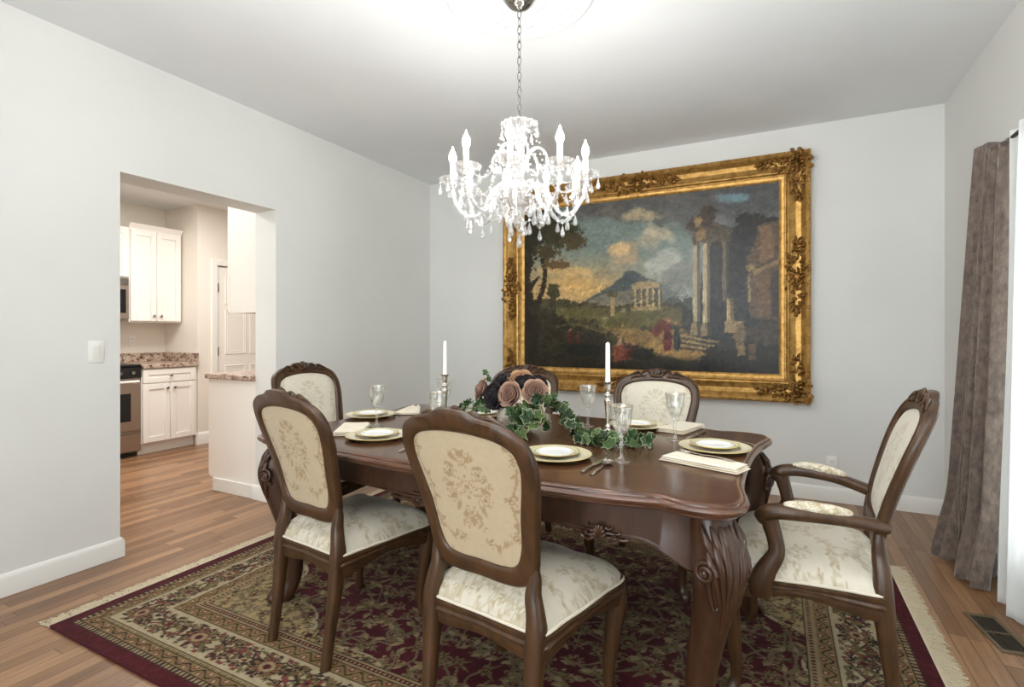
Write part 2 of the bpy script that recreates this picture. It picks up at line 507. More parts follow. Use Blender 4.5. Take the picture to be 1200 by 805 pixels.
# kitchen shell
JX, JY = -5.62, 3.47
struct('wall_kitchen_back', MB().box((KX - 0.1, 0.6, 0), (KX, JY, KC)), M['kwall'])
w = MB().box((KX - 0.1, JY, 0), (JX, 3.69, KC)).box((KX - 0.1, 3.69, 1.98), (JX, 4.47, KC)).box((KX - 0.1, 4.47, 0), (JX, 5.3, KC)).box((KX - 0.1, 3.69, 0), (KX, 4.47, 1.98))
struct('wall_kitchen_side', w, M['kwall'])
struct('wall_kitchen_end', MB().box((JX, 5.2, 0), (LX - LW, 5.3, KC)), M['kwall'])
struct('wall_kitchen_near', MB().box((KX - 0.1, 0.5, 0), (LX - LW, 0.6, KC)), M['kwall'])
struct('wall_kitchen_return', MB().box((LX - LW - 0.004, BY, 0), (LX - LW + 0.1, 5.3, KC)), M['kwall'])
struct('ceiling_kitchen', MB().box((KX - 0.1, 0.5, KC), (LX - LW, 5.3, KC + 0.06)), M['ceil'])
baseboard('baseboard_kitchen', [(JX, JY, JX, 3.62, 1, 0), (JX + 0.016, JY, JX - 0.02, JY, 0, -1)], h=0.13)

# panelled kitchen door
d = MB(); d.box((JX - 0.05, 3.70, 0.01), (JX - 0.012, 4.46, 1.97), 0.002)
def panel(mb, y0, y1, z0, z1, x):
    for k, (d, r) in enumerate(((0.0, .007), (0.022, .004))):
        c = [(x, y0 + d, z0 + d), (x, y1 - d, z0 + d), (x, y1 - d, z1 - d), (x, y0 + d, z1 - d)]
        for i in range(4):
            p, q_ = np.array(c[i]), np.array(c[(i + 1) % 4]); mb.tube([p, q_], r, 8)
dr = d.build('door_1', M['cab']); dr['kind'] = 'structure'
for (y0, y1) in ((3.80, 4.05), (4.11, 4.36)):
    for (z0, z1) in ((1.55, 1.86), (0.98, 1.48), (0.16, 0.84)):
        pm = MB(); panel(pm, y0, y1, z0, z1, JX - 0.011); pm.build('panel', M['cab'], dr)
for z in (1.73, 1.01, 0.2):
    hm = MB().box((JX - 0.016, 3.685, z - 0.045), (JX + 0.004, 3.712, z + 0.045), 0.002); hm.tube([(JX + 0.004, 3.698, z - 0.05), (JX + 0.004, 3.698, z + 0.05)], 0.006)
    hm.build('hinge', M['nickel'], dr)
fr = MB().box((JX - 0.012, 3.62, 0), (JX + 0.016, 3.69, 2.05), 0.004).box((JX - 0.012, 4.47, 0), (JX + 0.016, 4.54, 2.05), 0.004).box((JX - 0.012, 3.69, 1.98), (JX + 0.016, 4.47, 2.05), 0.004)
fr.build('door_frame', M['trim'], dr)
kb = MB(); kb.lathe([(0, 0), (0.024, 0.0), (0.024, 0.008), (0.01, 0.012), (0.01, 0.035), (0.026, 0.045), (0.026, 0.062), (0, 0.07)], 16, M=Matrix.Translation((JX - 0.012, 4.40, 0.95)) @ rot('Y', 90))
kb.build('door_knob', M['nickel'], dr)

# ------------------------------------------------------------------ kitchen fittings
def knob(parent, x, y, z, d=(1, 0, 0)):
    k = MB().lathe([(0, 0), (0.006, 0), (0.006, 0.012), (0.014, 0.018), (0.015, 0.024), (0.01, 0.029), (0, 0.03)], 14, M=Matrix.Translation((x, y, z)) @ frame_to(d))
    return k.build('knob', M['nickel'], parent)

def shaker(name, parent, x, y0, y1, z0, z1, sgn=1):
    s = 0.055
    mb = MB()
    def B(a0, a1, b0, b1, d0, d1, bv=0.002):
        xa, xb = sorted((x + sgn * d0, x + sgn * d1)); mb.box((xa, a0, b0), (xb, a1, b1), bv)
    B(y0, y0 + s, z0, z1, 0, 0.02); B(y1 - s, y1, z0, z1, 0, 0.02)
    B(y0 + s, y1 - s, z0, z0 + s, 0, 0.02); B(y0 + s, y1 - s, z1 - s, z1, 0, 0.02)
    B(y0 + s, y1 - s, z0 + s, z1 - s, 0.0, 0.009)
    return mb.build(name, M['cab'], parent)

FX = -5.62   # base cabinet front plane
e = empty('base_cabinet', (0, 0, 0), 0, 'white two-door base cabinet under granite counter beside the range', 'cabinet')
MB().box((KX + 0.005, 2.905, 0.11), (FX, 3.462, 0.86)).box((KX + 0.005, 2.905, 0.0), (FX - 0.06, 3.462, 0.11)).build('body', M['cab'], e)
y0, y1 = 2.915, 3.435; ym = (y0 + y1) / 2
a = shaker('drawer', e, FX, y0, y1, 0.715, 0.85); knob(a, FX + 0.02, ym, 0.782)
a = shaker('door', e, FX, y0, ym - 0.002, 0.12, 0.705); knob(a, FX + 0.02, ym - 0.035, 0.655)
a = shaker('door', e, FX, ym + 0.002, y1, 0.12, 0.705); knob(a, FX + 0.02, ym + 0.035, 0.655)
ct = MB().box((KX + 0.004, 2.9, 0.862), (FX + 0.035, 3.466, 0.905), 0.006).box((KX + 0.004, 2.9, 0.905), (KX + 0.03, 3.466, 1.0), 0.003).box((KX + 0.03, 3.441, 0.905), (FX + 0.03, 3.466, 1.0), 0.003)
tag(ct.build('countertop', M['granite']), 'brown speckled granite countertop with backsplash beside the range', 'countertop')

e = empty('wall_cabinet', (0, 0, 0), 0, 'white two-door wall cabinet hung above the granite backsplash', 'cabinet')
UX = -5.90
MB().box((KX + 0.005, 2.935, 1.33), (UX, 3.455, 2.30)).build('body', M['cab'], e)
cm = MB().grid(np.array([[(UX + d, y, z) for d, z in ((-0.05, 2.30), (0.004, 2.30), (0.01, 2.315), (0.03, 2.335), (0.034, 2.35), (-0.05, 2.35))] for y in (2.935, 3.462)]), cv=True, cap0=True, cap1=True)
cm.build('crown_moulding', M['cab'], e)
y0, y1 = 2.945, 3.445; ym = (y0 + y1) / 2
a = shaker('door', e, UX, y0, ym - 0.002, 1.345, 2.285); knob(a, UX + 0.02, ym - 0.035, 1.40)
a = shaker('door', e, UX, ym + 0.002, y1, 1.345, 2.285); knob(a, UX + 0.02, ym + 0.035, 1.40)

e = empty('small_wall_cabinet', (0, 0, 0), 0, 'short white wall cabinet directly above the microwave', 'cabinet')
MB().box((KX + 0.005, 2.17, 1.78), (UX, 2.93, 2.30)).build('body', M['cab'], e)
shaker('door', e, UX, 2.18, 2.548, 1.79, 2.285); shaker('door', e, UX, 2.552, 2.925, 1.79, 2.285)

e = empty('microwave', (0, 0, 0), 0, 'stainless over-the-range microwave with a dark window', 'microwave')
MX = -5.87
MB().box((KX + 0.005, 2.18, 1.36), (MX, 2.925, 1.775), 0.006).build('body', M['steel'], e)
MB().box((MX - 0.004, 2.24, 1.42), (MX + 0.006, 2.895, 1.66), 0.008).build('window', M['blackgl'], e)
MB().box((MX - 0.003, 2.19, 1.70), (MX + 0.008, 2.915, 1.765), 0.004).build('vent_grille', M['nickel'], e)

e = empty('range', (0, 0, 0), 0, 'stainless gas range with black cooktop next to the white base cabinet', 'range')
MB().box((KX + 0.04, 2.145, 0.05), (FX + 0.0, 2.895, 0.885), 0.004).build('body', M['steel'], e)
MB().box((KX + 0.06, 2.18, 0.0), (FX - 0.05, 2.87, 0.05)).build('base', M['blackpl'], e)
MB().box((KX + 0.03, 2.145, 0.886), (FX + 0.03, 2.895, 0.91), 0.006).build('cooktop', M['blackpl'], e)
MB().box((FX + 0.001, 2.145, 0.775), (FX + 0.035, 2.895, 0.884), 0.006).build('control_panel', M['blackpl'], e)
for y in (2.30, 2.45, 2.70, 2.81):
    MB().lathe([(0, 0), (0.019, 0), (0.017, 0.022), (0, 0.024)], 16, M=Matrix.Translation((FX + 0.036, y, 0.83)) @ frame_to((1, 0, 0))).build('dial', M['nickel'], e)
od = MB().box((FX + 0.002, 2.15, 0.26), (FX + 0.03, 2.89, 0.74), 0.006).build('oven_door', M['steel'], e)
MB().box((FX + 0.028, 2.26, 0.36), (FX + 0.034, 2.80, 0.63), 0.02).build('window', M['blackgl'], od)
hb = MB().tube([(FX + 0.075, 2.19, 0.745), (FX + 0.075, 2.85, 0.745)], 0.013, 12)
for y in (2.22, 2.82): hb.box((FX + 0.028, y - 0.012, 0.725), (FX + 0.075, y + 0.012, 0.75), 0.003)
hb.build('handle', M['white_pl'], od)
MB().box((FX + 0.002, 2.15, 0.06), (FX + 0.028, 2.89, 0.235), 0.006).build('drawer', M['steel'], e)
for y in (2.33, 2.70):
    for x in (KX + 0.2, KX + 0.45):
        gr = MB()
        for a in (0, PI / 2):
            dx, dy = 0.1 * math.cos(a), 0.1 * math.sin(a)
            gr.tube([(x - dx, y - dy, 0.918), (x + dx, y + dy, 0.918)], 0.007, 6)
        gr.tube([(x + .07 * math.cos(a), y + .07 * math.sin(a), 0.918) for a in np.linspace(0, 2 * PI, 20, endpoint=False)], .006, 6, closed=True)
        gr.build('grate', M['blackpl'], e)

# peninsula run behind the dining-room wall: end panel, counter, upper cabinet
PX0, PX1, PY = -3.95, LX - LW - 0.0004, 2.535
e = empty('end_cabinet', (0, 0, 0), 0, 'white base cabinet end panel just inside the kitchen opening', 'cabinet')
MB().box((PX0, PY, 0.10), (PX1, 4.38, 0.862)).box((PX0 + 0.06, PY, 0.0), (PX1, 4.38, 0.10)).build('body', M['cab'], e)
MB().box((PX0 - 0.022, PY + 0.004, 0.11), (PX0 - 0.002, 3.0, 0.855), 0.002).build('door', M['cab'], e)
mbb = MB().box((PX0 + 0.055, PY - 0.016, 0.0), (PX1 - 0.018, PY - 0.001, 0.10), 0.004)
mbb.build('plinth', M['trim'], e)
tag(MB().box((PX0 - 0.035, PY - 0.022, 0.864), (PX1, 4.38, 0.905), 0.006).build('countertop', M['granite']), 'grey speckled granite counter end on white panel just inside the opening', 'countertop')
e = empty('upper_cabinet', (0, 0, 0), 0, 'white upper cabinet hanging above the counter just inside the opening', 'cabinet')
MB().box((-3.71, PY, 1.37), (PX1, 3.6, 2.45)).build('body', M['cab'], e)
MB().box((-3.738, PY + 0.003, 1.375), (-3.716, 3.05, 2.44), 0.002).build('door', M['cab'], e)

def outlet(name, Mx, label, switch=False):
    e = empty(name, (0, 0, 0)); e.matrix_world = Mx
    tag(e, label, 'light switch' if switch else 'outlet')
    MB().box((-0.036, -0.058, 0), (0.036, 0.058, 0.006), 0.004, seg=2).build('plate', M['white_pl'], e)
    if switch:
        MB().box((-0.017, -0.034, 0.005), (0.017, 0.034, 0.009), 0.002, M=rot('X', 3)).build('rocker', M['trim'], e)
    else:
        for s in (-1, 1):
            r = MB().lathe([(0, 0.005), (0.016, 0.005), (0.016, 0.008), (0, 0.008)], 20, M=Matrix.Translation((0, s * 0.02, 0))).build('receptacle', M['white_pl'], e)
            sm = MB()
            for q in (-1, 1): sm.box((q * 0.006 - 0.0012, s * 0.02 - 0.004, 0.0078), (q * 0.006 + 0.0012, s * 0.02 + 0.005, 0.0086))
            sm.build('slot', M['slot'], r)
    return e
B_px = Matrix(((0, 0, 1, 0), (1, 0, 0, 0), (0, 1, 0, 0), (0, 0, 0, 1)))      # local z -> +X
B_my = Matrix(((1, 0, 0, 0), (0, 0, -1, 0), (0, 1, 0, 0), (0, 0, 0, 1)))    # local z -> -Y
outlet('light_switch', Matrix.Translation((LX, 1.431, 1.12)) @ B_px, 'white rocker light switch on the wall left of the kitchen opening', True)
outlet('wall_outlet', Matrix.Translation((0.358, BY, 0.27)) @ B_my, 'white wall outlet low on the wall below the painting')
outlet('kitchen_outlet', Matrix.Translation((KX, 3.13, 1.13)) @ B_px, 'beige kitchen outlet between backsplash and wall cabinet')

# floor register
e = empty('floor_vent', (0.80, 2.765, 0.0), 8, 'bronze floor register with black louvres set in oak floor by the curtain', 'vent')
MB().box((-0.057, -0.15, 0), (0.057, -0.128, 0.006), 0.002).box((-0.057, 0.128, 0), (0.057, 0.15, 0.006), 0.002).box((-0.057, -0.128, 0), (-0.04, 0.128, 0.006), 0.002).box((0.04, -0.128, 0), (0.057, 0.128, 0.006), 0.002).box((-0.04, -0.006, 0), (0.04, 0.006, 0.005)).build('frame', M['bronze'], e)
lv = MB().box((-0.04, -0.128, 0.0003), (0.04, 0.128, 0.001))
for k in range(9):
    x = -0.036 + 0.009 * k
    lv.box((x - 0.0015, -0.128, 0.001), (x + 0.0015, 0.128, 0.0045))
lv.build('louvre_grille', M['louvre'], e)

# ------------------------------------------------------------------ rug
RX0, RX1, RY0, RY1, RT = -2.672, 0.514, 1.036, 3.30, 0.012
rcx, rcy = (RX0 + RX1) / 2, (RY0 + RY1) / 2
hw, hh = (RX1 - RX0) / 2, (RY1 - RY0) / 2
BURG, GOLD, IVORY, DARK, OLIVE, ROSE, TAN = (86, 16, 26), (152, 124, 78), (198, 179, 142), (58, 40, 30), (112, 102, 58), (128, 62, 54), (172, 148, 108)
R = Reg(-hw, hw, 690, -hh, hh, 490, GOLD)
dx = hw - np.abs(R.X); dy = hh - np.abs(R.Y); D = np.minimum(dx, dy)
along = np.where(dx < dy, R.Y, R.X)
def band(a, b, c): R.mask((D >= a) & (D < b), c)
band(0, 0.052, BURG)
band(0.052, 0.058, DARK); band(0.058, 0.078, TAN); band(0.078, 0.082, DARK); band(0.082, 0.122, GOLD); band(0.122, 0.126, DARK); band(0.126, 0.14, TAN); band(0.14, 0.145, DARK)
band(0.145, 0.158, IVORY); band(0.158, 0.30, IVORY)
band(0.30, 0.312, IVORY); band(0.312, 0.317, DARK); band(0.317, 0.370, GOLD); band(0.370, 0.374, DARK); band(0.374, 0.384, TAN); band(0.384, 0.40, BURG); band(0.40, 0.41, TAN); band(0.41, 0.415, DARK)
# beads in the narrow stripes
for a, b, per, col in ((0.060, 0.076, 0.022, DARK), (0.128, 0.138, 0.016, OLIVE), (0.386, 0.398, 0.020, TAN)):
    mm = (D >= a) & (D < b) & (((along / per) % 1.0) < 0.5); R.mask(mm, col)
for a, b in ((0.086, 0.118), (0.321, 0.366)):
    ph = along / 0.085 * 2 * PI; c = (a + b) / 2; am = (b - a) * 0.36
    R.mask((D > a) & (D < b) & (np.abs(D - c - am * np.sin(ph)) < 0.0042), DARK)
    q = np.hypot((((along / 0.0425) % 1.0) - 0.5) * 0.0425, D - c - am * 0.9 * np.where(((along / 0.0425) % 2.0) < 1, -1, 1))
    R.mask((D > a) & (D < b) & (q < 0.0125), ROSE); R.mask((D > a) & (D < b) & (q < 0.006), IVORY)
rr = random.Random(3)
# main ivory border
R.clip = (D > 0.160) & (D < 0.299)
def border_pts(off):
    out = []
    for s in (-1, 1):
        n = 9; ext = hw - off
        for k in range(n): out.append((-ext + 2 * ext * k / (n - 1), s * (hh - off), 0))
        n = 6; ext = hh - off
        for k in range(1, n): out.append((s * (hw - off), -ext + 2 * ext * (k + 0.0) / n, 1))
    return out
c0 = 0.23
for s in (-1, 1):
    for axis, ext, oth in ((0, hw - c0, hh - c0), (1, hh - c0, hw - c0)):
        N = int(ext * 2 / 0.02)
        tt = np.linspace(-ext, ext, N)
        for ph in (0, PI):
            wv = 0.042 * np.sin(tt / 0.20 * PI + ph)
            pts = [((t, s * (oth + wq)) if axis == 0 else (s * (oth + wq), t)) for t, wq in zip(tt, wv)]
            R.stroke(pts, 0.0055, DARK, n=N * 3)
        step = 0.022; t = -ext
        while t < ext:
            for q in range(6):
                a = rr.uniform(0, 2 * PI); off = rr.uniform(-0.062, 0.062)
                p = (t + rr.uniform(-.02, .02), s * (oth + off)) if axis == 0 else (s * (oth + off), t + rr.uniform(-.02, .02))
                R.leaf(p[0], p[1], a, rr.uniform(0.03, 0.055), rr.uniform(0.006, 0.011), rr.choice([OLIVE, DARK, DARK, (112, 84, 56), ROSE, (136, 112, 70)]))
            t += step
        k = 0; t = -ext
        while t <= ext + 0.001:
            p = (t, s * oth) if axis == 0 else (s * oth, t)
            if k % 2 == 0: R.flower(p[0], p[1], 0.068, 8, 0.4, (DARK, (140, 104, 70), ROSE, TAN, BURG), asp=1.25 if axis == 0 else 0.9)
            else: R.flower(p[0], p[1], 0.045, 6, 0.0, (DARK, OLIVE, TAN, ROSE, DARK))
            k += 1; t += 0.20
        t = -ext + 0.05
        while t < ext:
            for off in (-0.045, 0.045):
                p = (t, s * (oth + off)) if axis == 0 else (s * (oth + off), t)
                R.flower(p[0], p[1], rr.uniform(0.014, 0.022), 5, rr.random() * 6, (DARK, rr.choice([ROSE, GOLD, OLIVE]), IVORY, DARK, None))
            t += 0.05
# field: burgundy lobed ground with ivory-gold spandrels in the corners
R.clip = D > 0.415
fx, fy = hw - 0.415, hh - 0.415
U = np.abs(R.X) / fx; V = np.abs(R.Y) / fy
ang = np.arctan2(V, U)
rad = (U ** 1.9 + V ** 1.9) ** (1 / 1.9) * (1 + 0.035 * np.cos(14 * ang))
fld = (D > 0.415) & (rad < 1.03)
span = (D > 0.415) & ~fld
R.mask(span, (186, 160, 112)); R.mask(fld, BURG)
edge = (D > 0.415) & (np.abs(rad - 1.03) < 0.012); R.mask(edge, IVORY)
def scatter(cond, N, sizes, pals, md, seed):
    r2 = random.Random(seed); placed = []
    tries = 0
    while len(placed) < N and tries < N * 60:
        tries += 1
        x = r2.uniform(0, fx); y = r2.uniform(0, fy)
        i = min(int((x + hw) / (2 * hw) * 690), 689); j = min(int((y + hh) / (2 * hh) * 490), 489)
        if not cond[j, i]: continue
        sz = r2.choice(sizes)
        if any((x - a) ** 2 + (y - b) ** 2 < (md * (sz + c)) ** 2 for a, b, c in placed): continue
        placed.append((x, y, sz))
        pal = r2.choice(pals); n = r2.choice([5, 6, 8]); ph = r2.random() * 6; asp = r2.uniform(0.8, 1.3)
        va = r2.random() * 2 * PI; lv = [(r2.random() * 2 * PI, r2.uniform(1.0, 1.9), r2.choice([OLIVE, (132, 112, 80), (112, 98, 70)])) for _ in range(3)]
        cv = [r2.uniform(-1, 1) for _ in range(2)]
        for sx in (-1, 1):
            for sy in (-1, 1):
                cx, cy = sx * x, sy * y
                e1 = (cx + sx * 3.4 * sz * math.cos(va), cy + sy * 3.4 * sz * math.sin(va))
                m1 = ((cx + e1[0]) / 2 + sx * cv[0] * sz * 1.2, (cy + e1[1]) / 2 + sy * cv[1] * sz * 1.2)
                R.stroke([(cx, cy), m1, e1], 0.0048, (134, 114, 84), n=34)
                R.leaf(e1[0], e1[1], math.atan2(e1[1] - m1[1], e1[0] - m1[0]) + cv[0], .05, .011, TAN); R.leaf(e1[0], e1[1], math.atan2(e1[1] - m1[1], e1[0] - m1[0]) - 1.2, .04, .009, (140, 122, 84))
                for a, l, c in lv:
                    R.leaf(cx, cy, math.atan2(sy * math.sin(a), sx * math.cos(a)), sz * l * 1.3, sz * 0.20, c)
                R.flower(cx, cy, sz, n, ph, pal, asp)
FT = (140, 120, 88)
P1 = [(FT, OLIVE, FT, BURG, GOLD), (TAN, BURG, GOLD, ROSE, DARK), (FT, BURG, TAN, OLIVE, DARK), ((130, 118, 88), OLIVE, BURG, GOLD, BURG)]
R.clip = fld
scatter(fld, 70, [0.034, 0.042, 0.052], P1, 1.25, 11)
scatter(fld, 60, [0.018, 0.022], P1, 1.9, 12)
R.clip = span
P2 = [(DARK, OLIVE, TAN, ROSE, DARK), (DARK, ROSE, IVORY, OLIVE, DARK), (OLIVE, IVORY, BURG, TAN, DARK), (DARK, (176, 150, 70), IVORY, BURG, DARK)]
scatter(span, 60, [0.02, 0.03, 0.042], P2, 0.95, 13)
R.clip = np.ones_like(fld)
R.flower(0, 0, 0.20, 16, 0, (IVORY, OLIVE, TAN, ROSE, IVORY), 1.2)
rug_cols = s2l(R.I * .78 + (fbm(R.X, R.Y, 60, 2, 5)[..., None] - 0.5) * 22)
rug = empty('oriental_rug', (rcx, rcy, 0), 0, 'large burgundy and ivory oriental rug with floral borders under the dining table', 'rug')
mb = MB()
Z = np.full_like(R.X, RT)
mb.grid(np.stack([R.X, R.Y, Z], -1).transpose(1, 0, 2), col=np.clip(rug_cols, 0, 1).transpose(1, 0, 2))
bc = s2l(np.array(BURG) * .78)
mb.add([(-hw, -hh, 0.001), (hw, -hh, 0.001), (hw, hh, 0.001), (-hw, hh, 0.001), (-hw, -hh, RT), (hw, -hh, RT), (hw, hh, RT), (-hw, hh, RT)],
       [(0, 3, 2, 1), (0, 1, 5, 4), (1, 2, 6, 5), (2, 3, 7, 6), (3, 0, 4, 7)], col=bc)
mb.build('pile', M['rug'], rug, smooth=False, colors=True, fix=False)
for s in (-1, 1):
    fm = MB(); y = -hh
    while y < hh:
        ln = rr.uniform(0.06, 0.085); a = rr.uniform(-0.35, 0.35)
        p = [(s * (hw - 0.002), y, 0.006), (s * (hw + ln * 0.4), y + a * 0.02, 0.006), (s * (hw + ln), y + a * ln * 0.8, 0.003)]
        fm.tube(spl(p, 5), [0.0024, 0.0022, 0.0022, 0.002, 0.0012], 4)
        if rr.random() < 0.5:
            p = [(s * (hw + 0.01), y, 0.008), (s * (hw + ln * 0.5), y + a * 0.06 + 0.01, 0.009), (s * (hw + ln * 1.05), y - a * 0.09, 0.004)]
            fm.tube(spl(p, 5), 0.0018, 4)
        y += 0.0042
    fm.box((min(s * hw, s * (hw + 0.012)), -hh, 0.001), (max(s * hw, s * (hw + 0.012)), hh, 0.008))
    fm.build('fringe', M['fringe'], rug)

# ------------------------------------------------------------------ dining chairs
BEIGE_SHADED, TANF = (184, 166, 137), (172, 147, 108)
def damask(base, motif, dark):
    g = Reg(-0.30, 0.30, 300, 0.0, 0.62, 310, base)
    g.I += (fbm(g.X, g.Y, 90, 2, 3)[..., None] - 0.5) * 9
    def two(f):
        for s in (-1, 1): f(s)
    cy = 0.335
    # central bouquet
    for (x, y, r, n) in ((0, 0.0, 0.036, 8), (0.0, 0.075, 0.022, 6), (0, -0.075, 0.024, 6)):
        g.flower(x, cy + y, r, n, 0, (motif, base, motif, base, motif))
    def side(s):
        for (x, y, r, n) in ((0.045, 0.04, 0.024, 6), (0.05, -0.03, 0.026, 7), (0.026, 0.09, 0.014, 5), (0.024, -0.11, 0.015, 5), (0.07, 0.01, 0.014, 5)):
            g.flower(s * x, cy + y, r, n, s * 0.5, (motif, base, motif, base, dark))
        for k in range(9):
            a = PI / 2 + s * (0.25 + k * 0.32)
            g.leaf(s * 0.02 + 0.06 * math.cos(a), cy + 0.085 * math.sin(a), a + s * 0.4, 0.035, 0.007, motif)
        # scrolling sprays along the sides
        pts = [(s * 0.03, cy - 0.15), (s * 0.085, cy - 0.155), (s * 0.13, cy - 0.10), (s * 0.125, cy - 0.02), (s * 0.155, cy + 0.06), (s * 0.135, cy + 0.14), (s * 0.08, cy + 0.175), (s * 0.03, cy + 0.19)]
        g.stroke(pts, 0.0028, motif, 160)
        P = spl(pts, 22)
        for k in range(1, 21):
            a = k * 2.4
            g.leaf(P[k][0], P[k][1], a * s, 0.024, 0.0055, motif)
            if k % 4 == 1: g.flower(P[k][0], P[k][1], 0.017, 5, k, (motif, base, motif, dark, base))
        for (x, y) in ((0.20, cy - 0.16), (0.21, cy + 0.03), (0.2, cy + 0.2), (0.09, cy + 0.235), (0.1, cy - 0.24), (0.25, cy - 0.06)):
            g.flower(s * x, y, 0.026, 6, 1.0, (motif, base, motif, base, dark))
            for k in range(6): g.leaf(s * x, y, k * 1.05 + 0.3, 0.045, 0.006, motif)
    two(side)
    return g
D_back = damask(BEIGE_SHADED, (158, 134, 100), (144, 120, 86))  # beige of the rear panel, with its shade darkened into the colours
D_front = damask((212, 204, 186), (194, 184, 160), (178, 168, 140))
def sprays(base, motif, dark, seed):
    g = Reg(-0.32, 0.32, 330, 0.0, 0.62, 320, base); r2 = random.Random(seed)
    g.I += (fbm(g.X, g.Y, 70, 2, 4)[..., None] - 0.5) * 8
    for k in range(30):
        x, y = r2.uniform(0, .27), r2.uniform(.02, .60); a0 = r2.uniform(0, 6.3)
        for s in (-1, 1):
            pts = [(s * (x + .07 * math.cos(a0) * f + .02 * math.sin(a0 + f * 4)), y + .07 * math.sin(a0) * f) for f in np.linspace(-1, 1, 6)]
            g.stroke(pts, .0022, motif, 60); P = spl(pts, 14)
            for j in range(14): g.leaf(P[j][0], P[j][1], s * (a0 + 2.3 * j), .020, .0045, motif if j % 3 else dark)
            g.flower(s * x, y, .017, 6, a0, (motif, base, motif, dark, base)); g.flower(pts[-1][0], pts[-1][1], .012, 5, a0, (motif, base, dark, base, None))
    return g
D_seat = sprays((200, 192, 174), (182, 170, 146), (168, 152, 122), 21)

def radial(pts, c, n=720):
    """closed outline control points -> radius as a function of angle about c"""
    P = spl(pts, 600, closed=True) - np.asarray(c)
    a = np.arctan2(P[:, 1], P[:, 0]); r = np.hypot(P[:, 0], P[:, 1])
    o = np.argsort(a); a = a[o]; r = r[o]
    a = np.concatenate([a - 2 * PI, a, a + 2 * PI]); r = np.tile(r, 3)
    return lambda t: np.interp((np.asarray(t) + PI) % (2 * PI) - PI, a, r)

def sym(half):
    """half outline from bottom centre to top centre (x>=0) -> closed loop"""
    h = list(half)
    return h + [(-x, y) for x, y in h[-2:0:-1]]

def disc(nn):
    u = np.linspace(-1, 1, nn); A, B = np.meshgrid(u, u)
    r = np.maximum(np.abs(A), np.abs(B)); t = np.arctan2(B, A)
    return r, t

